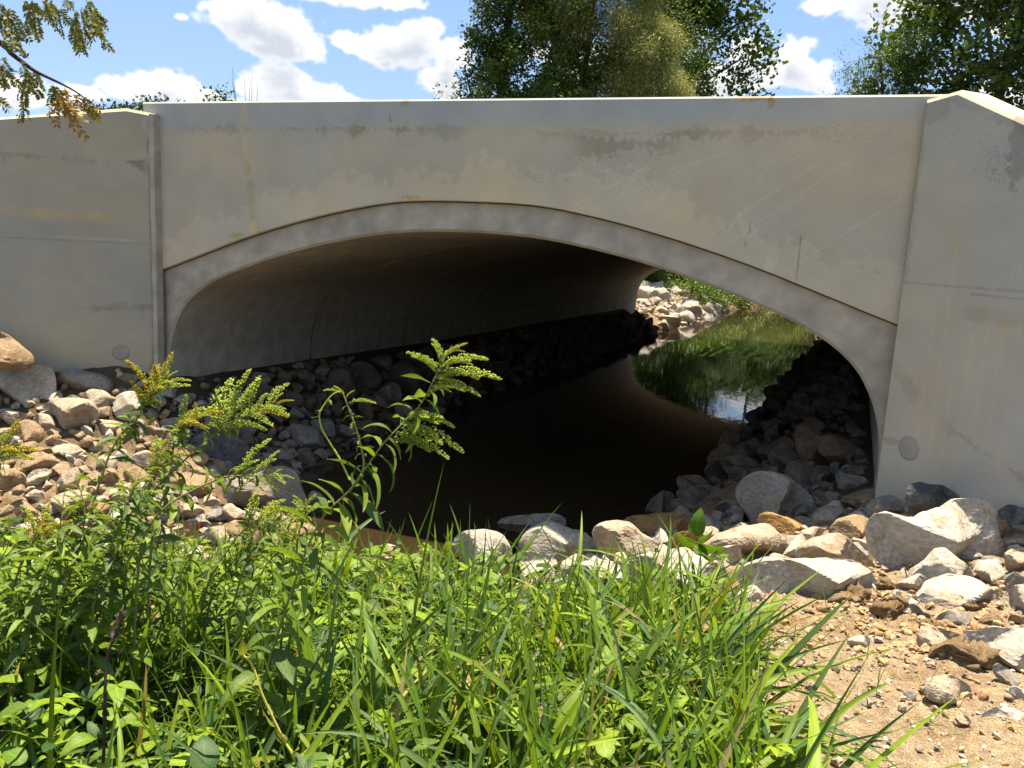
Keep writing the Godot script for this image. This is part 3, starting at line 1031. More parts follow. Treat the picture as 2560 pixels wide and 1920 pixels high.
func build_ground() -> void:
	var xs := stops([[-400, -60, 40], [-60, -12, 4], [-12, -6.5, 0.5], [-6.5, -4.2, 0.12], [-4.2, 4.6, 0.055], [4.6, 6, 0.12], [6, 14, 0.6], [14, 60, 4], [60, 400, 40]])
	var zs := stops([[-420, -80, 34], [-80, -40, 3], [-40, -20, 0.6], [-20, -19, 0.2], [-19, -3, 0.3], [-3, -0.5, 0.12], [-0.5, 4.6, 0.055], [4.6, 8, 0.15], [8, 14, 0.8], [14, 60, 5], [60, 300, 40]])
	var b := Buf.new()
	for z in zs:
		for x in xs:
			var y := land(x, z)
			var k := creek(x, z)
			var col := Color(0.36, 0.255, 0.15)
			if z > -1.0 and z < 9.0 and absf(x) < 7.0:
				var s := sand_share(x, z)
				y += 0.03 * soft.get_noise_2d(x * 1.6, z * 1.6) + (0.016 * soft.get_noise_2d(x * 7.0, z * 7.0) + 0.008 * fine.get_noise_2d(x * 22.0, z * 22.0)) * (0.4 + 0.6 * s)
				var t := soft.get_noise_2d(x * 3.0 + 9.0, z * 3.0)
				var mud := smoothstep(0.1, 0.4, soft.get_noise_2d(x * 1.9 + 50.0, z * 1.9))
				col = Color(0.43, 0.325, 0.205).lerp(Color(0.34, 0.235, 0.135), mud * 0.7)
				col = col * (1.0 + 0.18 * t)
				col = Color(0.13, 0.095, 0.055).lerp(col, maxf(s, smoothstep(1.0, 0.3, k.x)))
			elif z < -19.0 or absf(x) > 7.0:
				var g := smoothstep(2.4, 4.0, k.x + 0.5 * soft.get_noise_2d(x, z))
				col = Color(0.34, 0.24, 0.145).lerp(Color(0.1, 0.11, 0.045), g)
				y += 0.06 * soft.get_noise_2d(x * 0.9, z * 0.9) * smoothstep(0.0, 0.6, k.x)
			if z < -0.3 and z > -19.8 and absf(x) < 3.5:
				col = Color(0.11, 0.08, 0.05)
			if k.x < 0.18:
				col = col.lerp(Color(0.17, 0.115, 0.06), 0.8)
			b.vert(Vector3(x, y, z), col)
	var w := xs.size()
	for j in zs.size() - 1:
		for i in w - 1:
			var a := j * w + i
			b.quad(a, a + 1, a + w + 1, a + w)
	var o := part("ground", b.mesh(), M.ground, self)
	o.set_meta("kind", "structure")
	tag(o, "bare tan sand and soil banks along the creek", "")
	# water
	b = Buf.new()
	xs = stops([[-30, -7, 2], [-7, -2, 0.25], [-2, 2.6, 0.055], [2.6, 12, 0.5]])
	zs = stops([[-70, -18, 0.5], [-18, -9, 0.055], [-9, 4, 0.2], [4, 9, 1.0]])
	for z in zs:
		for x in xs:
			var y := 0.0
			if z > -18.0 and z < -9.0:
				var r := Vector2(x - 1.72, z + 10.2).length()
				y += 0.0045 * sin(r * TAU / 0.24) * smoothstep(1.5, 0.1, r) * smoothstep(0.02, 0.2, r)
				var patch := smoothstep(1.0, 0.5, Vector2((x - 0.5) / 1.5, (z + 15.4 + 0.15 * sin(x * 3.0)) / 1.0).length() + 0.35 * soft.get_noise_2d(x * 1.5, z * 1.5))
				y += 0.022 * patch * fine.get_noise_2d(x * 4.5, z * 4.5)
			b.vert(Vector3(x, y, z))
	w = xs.size()
	for j in zs.size() - 1:
		for i in w - 1:
			var a := j * w + i
			b.quad(a, a + 1, a + w + 1, a + w)
	o = part("water", b.mesh(), M.water, self)
	o.set_meta("kind", "structure")
	tag(o, "still brown creek water running through the arch", "")

# ---------------------------------------------------------------- rocks
# colour key, label, short name, place of the outline's middle in mm, half thickness in mm, outline in mm across and up as one sees it from the path
const OUTLINED := [
	["w", "large white boulder with a saddle-shaped top, biggest rock on the right bank", "large white boulder", 3644, 874, 1167, 236, [-402,95,-382,135,-276,162,-189,119,-150,115,-57,155,37,175,47,217,169,224,289,215,336,162,356,82,356,2,395,-51,406,-184,342,-204,223,-197,90,-204,-17,-224,-150,-204,-256,-191,-336,-144,-389,-78,-409,2]],
	["w", "grey-white pointed wedge of stone leaning against the front of the largest boulder", "grey-white pointed wedge", 3645, 812, 1550, 127, [-174,-59,-115,15,-16,112,21,126,58,89,181,-9,175,-59,58,-96,-66,-126,-158,-126]],
	["w", "pale flat slab sloping down to the right below the pointed wedge stone", "pale flat slab", 3750, 729, 1736, 153, [-274,29,-186,94,-79,141,38,124,145,59,251,-71,286,-141,145,-106,3,-53,-150,-71,-244,-35]],
	["c", "smooth white stone low at the right foot of the largest boulder", "smooth white stone", 3950, 683, 1285, 89, [-118,77,-61,96,28,70,98,-19,111,-96,28,-96,-61,-19]],
	["w", "long low white slab with rough pitted face at the edge of the bare sand", "long low white slab", 3003, 719, 1836, 224, [-398,65,-299,102,-102,120,120,126,243,114,341,40,378,3,354,-71,243,-59,21,-114,-127,-126,-275,-83,-373,-22]],
	["c", "cream trapezoid block with streaked face behind the long white slab", "cream trapezoid block", 2611, 582, 1057, 170, [-306,4,-225,70,-92,122,56,144,130,144,204,78,293,-26,278,-129,86,-144,-92,-144,-255,-85]],
	["o", "yellow ochre slab tilted up behind the cream blocks", "yellow ochre slab tilted up", 2801, 510, 488, 153, [-206,139,-195,158,-134,167,-5,139,108,91,236,27,220,-102,59,-167,-53,-70,-182,27]],
	["c", "bright cream rock with crumbs of soil on top beside the largest boulder", "bright cream rock", 3130, 704, 1329, 149, [-252,0,-232,67,-151,115,-2,148,52,128,133,54,214,-27,268,-148,106,-108,-29,-67,-191,-67]],
	["t", "tan rough rock wedged behind the left end of the largest boulder", "tan rough rock", 3215, 625, 625, 137, [-164,30,-103,107,3,152,95,137,118,30,141,-152,49,-122,-42,-61]],
	["g", "big grey boulder in the shade at the mouth of the arch, flat top", "big grey boulder", 2681, 642, 119, 225, [-292,87,-215,181,-112,229,93,190,178,113,281,27,301,-58,264,-195,76,-229,-130,-229,-215,-92,-283,10]],
	["b", "brown-grey slanted slab at the left side of the big shaded boulder", "brown-grey slanted slab", 2217, 316, -721, 176, [-294,-60,-131,50,87,169,227,189,266,70,207,-90,87,-189,-72,-189,-251,-149]],
	["d", "small dark brown rock standing alone at the water's edge in the arch mouth", "small dark brown rock", 1583, 80, -1198, 124, [-158,-68,-96,42,13,123,122,96,151,-13,144,-90,-9,-123,-140,-123]],
	["g", "small grey rock below the brown-grey slanted slab", "small grey rock", 2251, 429, 326, 92, [-95,45,-61,87,-1,92,111,-7,94,-67,-18,-92,-86,-24]],
	["g", "narrow grey shard propped upright beside the big shaded boulder", "narrow grey shard", 2412, 447, 161, 69, [-71,-9,-1,64,77,69,51,-26,-10,-69,-62,-57]],
	["g", "grey rock with black lichen specks behind the ochre slab", "grey rock", 3067, 638, 325, 96, [-140,8,-51,81,30,97,111,57,135,-16,30,-97,-99,-65]],
	["g", "low grey stone between the ochre slab and the lichen-specked rock", "low grey stone", 2962, 566, 397, 87, [-163,71,-58,90,71,39,144,-2,120,-90,-58,-42]],
	["g", "flat grey stone beside the foot of the right wing wall joint", "flat grey stone", 3258, 659, 223, 57, [-99,-8,-2,49,96,32,79,-49,-67,-49]],
	["g", "rounded grey rock at the foot of the right wing wall", "rounded grey rock", 3424, 775, 349, 104, [-181,-9,-84,77,25,96,119,38,182,-56,119,-96,-37,-80,-147,-64]],
	["k", "dark slate-grey angular rock leaning on the right wing wall", "dark slate-grey angular rock", 3665, 949, 591, 110, [-184,-4,-159,114,-48,99,55,92,187,4,202,-92,25,-107,-151,-114]],
	["g", "pale grey stone in front of the dark slate-grey rock", "pale grey stone", 3673, 865, 480, 84, [-116,-41,-105,-11,-38,34,53,86,90,71,113,4,68,-71,-53,-86]],
	["k", "dark grey rock at the right edge against the wing wall", "dark grey rock", 4070, 995, 859, 65, [-113,22,-34,62,88,26,115,-49,-61,-62]],
	["t", "tan rock behind the right end of the largest boulder", "tan rock", 4022, 889, 845, 54, [-57,40,-30,97,39,60,59,-29,25,-97,-43,-84]],
	["c", "thin tan slab lying flat on the sand at the right edge", "thin tan slab", 4088, 857, 961, 56, [-98,3,-38,24,96,24,96,-19,-51,-24]],
	["c", "cream block right of the largest boulder", "cream block", 4043, 844, 1260, 74, [-79,41,-35,64,92,73,92,-47,-35,-73,-73,-47]],
	["g", "grey cracked stone below the cream block at the right edge", "grey cracked stone", 4009, 813, 1533, 53, [-72,19,-24,53,83,31,83,-53,-36,-47,-66,-17]],
	["o", "long flat orange-tan slab lying along the water's edge", "long flat orange-tan slab", 1757, 127, -373, 186, [-384,71,-80,107,190,144,242,81,311,-7,291,-124,115,-144,-80,-105,-276,-7]],
	["o", "rusty orange block beside the long orange-tan slab", "rusty orange block", 1995, 319, 230, 111, [-172,-44,-119,44,-13,80,111,115,173,44,146,-97,-13,-115,-119,-115]],
	["o", "rounded yellow rock in front of the rusty orange block", "rounded yellow rock", 2176, 443, 808, 84, [-140,4,-100,52,-28,79,76,84,143,41,124,-36,12,-84,-100,-60]],
	["c", "cream rock with knobbly top left of the rounded yellow rock", "cream rock", 1848, 432, 1001, 170, [-289,109,-191,161,-81,168,14,133,77,70,188,6,299,-49,251,-152,62,-168,-128,-120,-254,-9]],
	["w", "broad white rock left of the knobbly cream rock", "broad white rock", 1166, 105, 436, 214, [-364,20,-288,129,-161,192,-71,198,20,147,165,111,274,38,373,-71,328,-179,-35,-198,-288,-143]],
	["g", "flat grey rock lying half in the dark water under the arch front", "flat grey rock", 663, 9, -192, 191, [-333,8,-276,53,-73,77,130,97,300,81,329,8,231,-65,-33,-97,-256,-81]],
	["w", "white rock at the left end of the row along the water", "white rock", 637, 97, 787, 157, [-240,39,-187,128,-9,156,140,128,233,4,204,-139,-116,-156]],
	["w", "small white block low between the white rocks by the grass", "small white block", 1071, 34, 774, 121, [-196,87,-23,122,151,70,186,-87,-92,-122]],
	["w", "pale rock behind the grass left of the long white slab", "pale rock", 2263, 587, 1720, 196, [-334,47,-145,101,43,114,285,47,339,-74,43,-114,-253,-87]],
	["w", "low pale rock beneath the knobbly cream rock by the grass tips", "low pale rock beneath the knobbly", 1838, 496, 1796, 129, [-225,51,-33,87,159,51,214,-59,-88,-87]],
	["w", "small bright white stone lying alone on the bare sand", "small bright white stone", 3250, 741, 2525, 33, [-58,5,-11,31,40,26,53,-5,20,-31,-32,-26]],
	["c", "flat cream stone beside grass seedlings on the lower sand", "flat cream stone", 3551, 803, 2944, 61, [-97,-6,-66,39,23,61,102,12,94,-28,40,-61,-39,-50,-79,-28]],
	["g", "thin grey shard poking out of the soil clods", "thin grey shard", 3519, 750, 2037, 40, [-58,39,-22,34,45,-6,58,-39,11,-39,-34,-6]],
	["g", "small grey-topped stone beside the shard in the soil clods", "small grey-topped stone", 3659, 763, 2079, 53, [-85,5,-50,27,5,44,71,27,95,-11,16,-38,-28,-44,-66,-22]],
	["c", "curved cream slab half buried in sand", "curved cream slab", 3586, 774, 2430, 81, [-116,56,-73,81,18,61,110,20,128,-22,69,-46,-12,-56,-73,-81,-109,-76]],
	["w", "broad cream slab with soil spilled over it at the right edge", "broad cream slab", 3761, 811, 2489, 107, [-178,98,-144,108,-80,74,-12,103,185,88,194,-98,106,-108,28,-39,-70,10,-110,54]],
	["g", "grey stone on the soil below the broad cream slab", "grey stone", 3782, 801, 2701, 52, [-57,42,-18,54,47,5,51,-34,19,-54,-27,-11]],
	["w", "white stone cut by the right edge of the photo", "white stone cut", 3812, 807, 2869, 42, [-53,36,-18,42,53,7,53,-42,-35,-20]],
	["w", "flat white slab near the lower right edge of the sand", "flat white slab", 3747, 777, 3013, 57, [-93,19,-49,45,11,40,104,6,104,-45,-32,-36,-87,-11]],
	["b", "tall tan-brown rock standing in the dark under the right haunch", "tall tan-brown rock", 2862, 680, -1849, 196, [-185,83,-168,205,-81,205,34,140,120,97,221,-18,171,-148,5,-205,-124,-140,-175,-32]],
	["b", "brown angular rock by the water in the dark, left of the tall one", "brown angular rock", 1831, 176, -3801, 140, [-135,-28,-94,102,-20,176,129,102,156,-19,-1,-176,-112,-176]],
	["b", "broad brown rock in the dark right of the angular one", "broad brown rock", 2162, 330, -2719, 165, [-220,-49,-47,115,101,164,191,33,142,-123,-80,-164]],
	["b", "narrow brown rock in the dark between broad and tall ones", "narrow brown rock", 2549, 505, -2237, 140, [-154,-92,-77,107,45,168,130,77,137,-77,-31,-168]],
	["d", "oval dark rock alone in the sky reflection under the arch", "oval dark rock", 1934, 139, -6493, 78, [-108,15,-34,77,104,43,113,-43,0,-77,-92,-43]],
	["d", "round dark rock at the water beside the ripple rings", "round dark rock", 1864, 118, -8679, 125, [-129,24,-70,91,37,123,149,-3,50,-123,-97,-96]],
	["d", "flat dark rock at the tip of the right bank under the arch", "flat dark rock", 2017, 160, -7181, 104, [-163,14,-78,58,90,43,187,-22,18,-58,-127,-39]],
	["t", "big tan boulder at the left edge, highest against the left wing wall", "big tan boulder", -4037, 1229, 1155, 178, [-236,139,-77,179,29,113,149,7,235,-113,189,-179,-50,-179,-236,-166]],
	["w", "large white-topped boulder with tan underside near the left wing wall", "large white-topped boulder", -4031, 852, 1005, 232, [-285,82,-244,122,-149,191,1,231,232,218,280,136,284,-41,260,-150,151,-218,-40,-231,-203,-157,-285,-54]],
	["g", "grey and tan boulder behind the large white-topped one", "grey and tan boulder", -3743, 875, 619, 163, [-269,97,-192,153,-108,156,-24,139,173,97,292,13,299,-86,173,-156,-38,-156,-206,-142,-262,-44]],
	["c", "cream block with crumbs on its flat top on the left bank", "cream block", -3517, 655, 978, 168, [-279,33,-233,100,-179,138,-32,167,169,154,235,127,289,47,289,-60,169,-114,-59,-167,-166,-74,-259,-20]],
	["c", "smooth cream rock touching the right of the crumb-topped block", "smooth cream rock", -3485, 718, 657, 152, [-177,76,-73,152,38,132,121,62,149,-35,114,-138,10,-152,-73,-76]],
	["g", "grey shaded rock against the left end of the wing wall joint", "grey shaded rock", -3512, 760, 404, 104, [-131,66,-38,105,76,66,112,9,76,-91,-38,-105]],
	["t", "tan rounded block with a diagonal crease on the left slope", "tan rounded block", -3654, 530, 1299, 128, [-159,-81,-136,49,-32,127,59,114,150,10,156,-75,72,-127,-97,-127]],
	["c", "small cream angular rock above the creased tan block", "small cream angular rock above the", -3636, 573, 1126, 118, [-130,51,-57,117,35,97,115,-9,112,-75,22,-117,-44,-62]],
	["t", "small crumbly lump of tan stone below the crumb-topped block", "small crumbly lump", -3351, 510, 1045, 60, [-101,15,-45,55,60,35,103,-18,47,-55,-71,-47]],
	["c", "cracked cream rock spotted with orange soil", "cracked cream rock spotted", -3220, 542, 829, 119, [-202,42,-99,89,63,75,204,15,170,-52,36,-89,-45,-73,-132,-46]],
	["c", "long flat cream stone on the left slope", "long flat cream stone", -3277, 420, 1210, 126, [-209,54,-138,101,17,60,171,-5,217,-63,133,-101,-35,-76,-184,-37]],
	["t", "large tan crumbling rock with loose soil on it", "large tan crumbling rock", -3287, 327, 1429, 124, [-206,-41,-127,91,-14,116,99,66,215,-35,150,-91,-14,-116,-140,-104]],
	["t", "smooth tan stone at the left edge of the slope", "smooth tan stone", -3331, 223, 1688, 119, [-144,81,-107,108,3,117,101,56,160,-54,101,-105,-34,-117,-144,-78]],
	["c", "small pale wedge below the smooth tan stone", "small pale wedge", -3079, 131, 1674, 69, [-98,4,-7,68,65,35,84,-38,-7,-68]],
	["t", "tan slanting stone low at the left edge", "tan slanting stone", -2981, 61, 1825, 100, [-119,55,-36,99,58,14,123,-60,46,-99,-84,-75]],
	["t", "little round tan stone at the far left edge", "little round tan stone", -3176, 49, 1865, 61, [-65,-14,-6,61,60,33,56,-35,-30,-61]],
	["c", "cream stone seen through the goldenrod stems", "cream stone", -2934, 236, 1467, 103, [-108,-15,-49,77,62,139,105,52,56,-77,-61,-139]],
	["k", "large dark-grey speckled rock in the shade of the headwall", "large dark-grey speckled rock", -2453, 327, 231, 220, [-375,-49,-238,112,-71,196,83,182,278,70,379,-98,278,-189,83,-196,-141,-161,-294,-133]],
	["g", "wide two-tone boulder, tan front in sun and grey top in shade", "wide two-tone boulder", -1594, 150, 574, 228, [-398,58,-331,129,-125,129,17,194,159,222,288,155,317,26,381,-116,314,-209,146,-222,-47,-183,-228,-135,-383,-45]],
	["g", "grey block behind the two-tone boulder", "grey block", -2315, 93, -518, 111, [-134,17,-70,78,21,111,160,40,145,-66,-40,-111,-143,-66]],
	["g", "flat grey rock at the shaded water's edge", "flat grey rock", -2490, 167, -664, 88, [-150,6,8,63,147,29,150,-40,-23,-63,-132,-48]],
	["g", "small grey chip beside the speckled rock", "small grey chip", -2280, 153, -146, 51, [-77,51,28,44,79,0,28,-51,-62,-46]],
	["g", "small grey stone on the right shoulder of the two-tone boulder", "small grey stone", -2094, 35, -521, 74, [-75,30,-27,75,49,45,79,-30,19,-75,-57,-45]],
	["g", "grey stone at the water right of the two-tone boulder", "grey stone", -1220, 58, 350, 82, [-80,26,-28,91,63,52,89,-52,-2,-91,-67,-39]],
	["c", "pale rock left of the red scrap by the puddle", "pale rock", -1919, 50, 1118, 84, [-113,40,-37,83,86,34,117,-28,19,-83,-83,-71]],
	["g", "small grey-white rock at the edge of the puddle", "small grey-white rock", -1706, 35, 1265, 63, [-94,-3,-9,62,101,-21,65,-62,-78,-51]],
	["c", "fan-shaped cream rock with a ribbed face by the puddle", "fan-shaped cream rock", -1335, 54, 1491, 86, [-110,17,-54,68,48,85,118,-34,65,-85,-8,-56,-87,-40]],
	["g", "grey rock above the small grey-white one", "grey rock above the small grey-white", -1691, 45, 1053, 76, [-125,-34,-42,70,56,58,132,-3,38,-58,-79,-70]],
	["c", "cream broken rock below the two-tone boulder", "cream broken rock", -1587, 54, 1000, 90, [-78,70,-15,89,47,40,126,-9,-8,-89,-113,-89]],
	["c", "cream rock standing in the shallow puddle", "cream rock", -1695, 35, 1655, 63, [-109,20,-13,59,77,59,105,-8,32,-59,-81,-48]],
	["t", "tan rock behind the leaning goldenrod stems", "tan rock", -2637, 420, 734, 81, [-93,13,0,80,80,40,93,-40,0,-80,-80,-53]],
	["g", "grey rubble stone under the goldenrod flower heads", "grey rubble stone", -2942, 500, 676, 71, [-109,17,-1,71,80,30,94,-51,-28,-71]],
	["g", "grey tilted stone right of the rubble stone", "grey tilted stone", -2895, 498, 540, 82, [-90,41,-8,82,88,-27,61,-82,-49,-69]],
	["c", "cream stone between the creased block and the goldenrod", "cream stone", -3073, 436, 1076, 59, [-78,19,0,58,78,6,52,-58,-52,-45]],
	["c", "pale stone on the slope above the puddle", "pale stone", -2020, 123, 1272, 94, [-97,121,-24,169,72,97,97,-72,36,-169,-84,-121]],
	["t", "tan rock behind the stems, left of the two-tone boulder", "tan rock", -2191, 167, 782, 137, [-152,84,-36,136,107,84,146,-19,55,-136,-100,-97]],
	["t", "orange-tan rock low at the right of the puddle", "orange-tan rock", -886, 43, 1075, 110, [-192,-12,-99,58,41,82,181,47,157,-47,-52,-82]],
	["g", "dim grey rock at the foot of the arch leg, left side", "dim grey rock", -3150, 635, -458, 90, [-157,4,-95,73,59,66,152,4,121,-73,-64,-73]],
	["g", "small pale chip on the dim rock pile by the arch leg", "small pale chip", -3091, 611, -227, 38, [-56,8,4,38,56,-8,-4,-38]],
	["d", "dark rock pile stone under the arch, nearest the goldenrod tip", "dark rock pile stone", -3022, 606, -1161, 125, [-164,8,-48,124,117,74,166,-58,34,-124,-114,-91]],
	["d", "brown rock in the dark right of the goldenrod tip", "brown rock", -2919, 505, -1523, 104, [-150,0,-48,102,88,68,156,-34,54,-102,-116,-85]],
	["d", "large dark rock on the left bank inside the tunnel", "large dark rock", -2897, 555, -2472, 232, [-241,-119,-117,178,32,237,150,178,239,-119,91,-208,-146,-237]],
	["d", "dark angular rock inside the tunnel beside the large one", "dark angular rock inside the tunnel", -2936, 558, -3130, 222, [-237,157,-124,220,64,188,252,-31,127,-220,-124,-220]],
	["d", "dark hump of rock inside the tunnel near the goldenrod top", "dark hump", -2774, 464, -3883, 263, [-263,17,-150,216,49,282,248,116,282,-216,-17,-282,-216,-216]],
	["w", "broad pale rock high on the far bank in the sun", "broad pale rock", -3965, 939, -23663, 318, [-487,110,-266,314,159,280,499,-59,329,-314,-266,-314]],
	["w", "large leaning white slab at the end of the far rock pile", "large leaning white slab", -2777, 434, -25980, 418, [-425,90,-317,414,-66,360,330,54,474,-270,114,-414,-281,-270]],
	["g", "grey rock at the far tip of the rock pile", "grey rock", -2504, 251, -29043, 316, [-472,0,-121,312,269,117,464,-195,-121,-312]],
	["e", "crumbly brown clod of soil at the foot of the largest boulder", "crumbly brown clod", 3375, 721, 1685, 41, [-57,-6,-22,36,15,40,58,-3,39,-40,-35,-34]],
	["e", "mound of loose brown soil resting on the pale slab at the right", "mound of loose brown soil resting", 3734, 745, 1821, 72, [-98,13,-72,54,-20,74,43,25,90,-10,96,-74,32,-74,-61,-39]],
	["e", "small brown clod of soil right of the grey-topped stone", "small brown clod", 3833, 754, 2002, 47, [-76,-11,-49,22,6,39,83,-17,17,-39]],
	["e", "low brown heap of soil behind the grass seedling at the slab edge", "low brown heap", 3233, 683, 1838, 129, [-230,-25,-133,29,0,62,96,23,217,-13,145,-50,-49,-62]],
	["e", "brown heap of soil between the shard and the long white slab", "brown heap", 3395, 730, 2020, 67, [-122,-20,-65,43,27,60,95,20,107,-49,4,-60]],
	["e", "spilled brown soil lying over the curved cream slab", "spilled brown soil", 3672, 775, 2521, 107, [-175,7,-136,57,-8,66,110,37,194,-17,140,-47,-47,-66,-155,-57]],
	["e", "little brown clod in front of the grey-topped stone", "little brown clod", 3566, 746, 2171, 42, [-71,5,-17,27,37,11,70,-16,-17,-27]],
]
const SIGHT := Basis(Vector3(0.92124, 0.05027, -0.38573), Vector3(-0.10887, 0.98531, -0.13158), Vector3(0.37345, 0.16321, 0.91318))
const GROUPS := {"b": "dark rocks under the arch", "w": "white limestone rocks", "c": "cream limestone rocks", "t": "tan limestone rocks", "o": "ochre and orange rocks", "g": "grey rocks", "k": "dark slate grey rocks", "d": "dark rocks under the arch", "e": "soil clods"}
const HUES := {"b": "brown", "w": "white", "c": "cream", "t": "tan", "g": "grey", "d": "dark brown", "k": "dark grey"}

func build_rocks() -> void:
	for k in OUTLINED.size():
		var d: Array = OUTLINED[k]
		var poly := PackedVector2Array()
		var f: Array = d[7]
		for i in range(0, f.size(), 2):
			poly.append(Vector2(f[i], f[i + 1]) * 0.001)
		var at := Vector3(d[3], d[4], d[5]) * 0.001
		var size := 0.0
		for p in poly:
			size = maxf(size, p.length())
		var dist := (at - Vector3(3.07, 2.39, 6.31)).length()
		var detail := clampi(int(size / dist * 420.0), 18, 60)
		var soil: bool = d[0] == "e"
		var mesh := rock_mesh(poly, d[6] * 0.001, 100 + k * 7, rock_colors(d[0]), detail, 2.2 if soil else 1.0, 1.0 if soil else 0.0)
		var o := part(numbered("soil_clod" if soil else "rock"), mesh, M.soil if soil else M.rock, self, Transform3D(SIGHT, at))
		tag(o, d[1], "soil" if soil else "rock", GROUPS[d[0]])
	# rubble between them: a few broken shapes, turned and sized
	rng.seed = 5
	var shapes := {}
	for key in ["w", "c", "t", "g", "d", "b"]:
		shapes[key] = []
		for v in 4:
			var poly := PackedVector2Array()
			var n := rng.randi_range(5, 8)
			for i in n:
				poly.append(Vector2.from_angle(TAU * (i + rng.randf_range(-0.25, 0.25)) / n) * rng.randf_range(0.75, 1.05) * Vector2(1.0, 0.78))
			shapes[key].append(rock_mesh(poly, rng.randf_range(0.6, 0.85), 900 + v * 3 + key.unicode_at(0), rock_colors(key), 18))
	var taken := []
	for d in OUTLINED:
		var s := 0.0
		for i in range(0, d[7].size(), 2):
			s = maxf(s, absf(d[7][i]) * 0.001)
		taken.append([Vector3(d[3], d[4], d[5]) * 0.001, s * 0.8, d[2]])
	# x from, x to, z from, z to, tries, least and most size, colours, rise, words
	# [x from, x to, z from, z to, tries, least and most size, colours, where, each a rock of its own]
	var fields := [
		[-5.4, -1.0, -0.1, 2.4, 1800, 0.12, 0.28, "ctctcw", "on the left bank", true],
		[-3.32, -1.8, -3.4, 0.1, 500, 0.16, 0.32, "gdbd", "at the left of the tunnel mouth", true],
		[-1.7, 0.5, 0.8, 2.3, 200, 0.07, 0.14, "cctw", "in the shallows at the meadow edge", true],
		[1.1, 3.3, -4.5, -0.4, 130, 0.16, 0.3, "dbd", "at the right of the tunnel mouth", true],
		[0.4, 4.6, 0.1, 2.0, 420, 0.1, 0.2, "wcwcw", "on the right bank", true],
		[-5.2, -2.2, -33.0, -19.8, 150, 0.24, 0.6, "wcw", "on the far bank", true],
		[1.9, 3.8, -30.0, -19.8, 60, 0.2, 0.4, "wc", "on the far right bank", false],
		[2.9, 4.2, 2.0, 4.4, 60, 0.016, 0.035, "wcg", "on the bare sand", true],
		[1.9, 3.32, -1.6, 0.4, 500, 0.07, 0.18, "gdbd", "at the right", false],
		[-3.45, -2.2, -0.9, 0.55, 900, 0.06, 0.16, "gdgt", "at the left", false],
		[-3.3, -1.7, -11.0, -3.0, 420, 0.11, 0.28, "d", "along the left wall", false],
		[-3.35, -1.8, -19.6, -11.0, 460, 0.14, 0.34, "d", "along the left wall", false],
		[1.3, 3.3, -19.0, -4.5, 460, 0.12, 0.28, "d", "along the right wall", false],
		[-5.4, -0.9, -0.1, 2.6, 2600, 0.06, 0.13, "ctctcw", "on the left bank", false],
		[-3.32, -1.6, -3.4, 0.1, 1200, 0.06, 0.13, "gdbd", "at the left", false],
		[1.0, 3.3, -4.5, -0.4, 400, 0.05, 0.12, "dbdd", "at the right", false],
		[0.4, 4.6, 0.05, 2.0, 700, 0.025, 0.065, "wcwgt", "on the right bank", false],
		[-5.2, -2.2, -33.0, -19.8, 700, 0.08, 0.2, "wcw", "on the far bank", false],
	]
	var heaps := {}
	for f in fields:
		var alone: bool = f[9]
		for k in int(f[4]):
			var x := rng.randf_range(f[0], f[1])
			var z := rng.randf_range(f[2], f[3])
			var s: float = lerpf(f[5], f[6], pow(rng.randf(), 1.6))
			var d := creek(x, z).x
			if d < -0.14 or (d < 0.0 and rng.randf() < 0.7):
				if z < 0.75 or x > 0.3 or not (d > -0.85 and (rng.randf() < 0.5)): continue
			if z < -0.6 and z > -19.0 and x > 0.0 and d < s * 0.3 + 0.22 * soft.get_noise_2d(x * 1.3, z * 1.1): continue
			if z > -0.4 and z < 2.5 and absf(x) > 3.1 and z < absf(x) - 3.29 + s * 1.3: continue
			if z > -19.5 and z < 0.0 and absf(x) > 3.34 - s * 0.8: continue
			if z > -0.4 and z < 0.05 and absf(x) > 3.3: continue
			if x > 0.0 and z > 1.6 and sand_share(x, z) < 0.5: continue
			var y := maxf(land(x, z), -0.05)
			var at := Vector3(x, y + s * 0.22, z)
			var near := ""
			var best := 1e9
			var free := true
			var spot := Vector3.ZERO
			for t in taken:
				var g: float = (t[0] - at).length()
				if g < (t[1] + s) * (0.7 if alone else 0.5):
					free = false
					break
				if t[2] != "" and g < best:
					best = g
					near = t[2]
					spot = t[0]
			if not free: continue
			taken.append([at, s, ""])
			var keys: String = f[7]
			var key := keys[rng.randi_range(0, keys.length() - 1)]
			var form := rng.randi_range(0, 3)
			var bs := Basis.from_euler(Vector3(rng.randf_range(-0.5, 0.5), rng.randf() * TAU, rng.randf_range(-0.5, 0.5))).scaled_local(Vector3(1.0, rng.randf_range(0.7, 0.95), rng.randf_range(0.8, 1.15)) * s)
			if not alone:
				var slot := key + str(form)
				if not heaps.has(slot):
					heaps[slot] = [shapes[key][form], [] as Array[Transform3D], PackedColorArray()]
				heaps[slot][1].append(Transform3D(bs, at))
				heaps[slot][2].append(vary(Color(1, 1, 1), 0.15))
				continue
			var word := "small" if s < 0.1 else "middling" if s < 0.15 else "large"
			var label := "%s %s rubble rock %s" % [word, HUES[key], f[8]]
			if s < 0.04: label = "%s pebble %s" % [HUES[key], f[8]]
			if z < -19.0:
				label = "%s %s rubble rock on the far bank, %s and %s" % [word, HUES[key], "by the water" if y < 0.3 else "halfway up" if y < 0.7 else "high up", "next to the tunnel" if z > -22.5 else "at the middle of the pile" if z > -26.5 else "at the far end of the pile"]
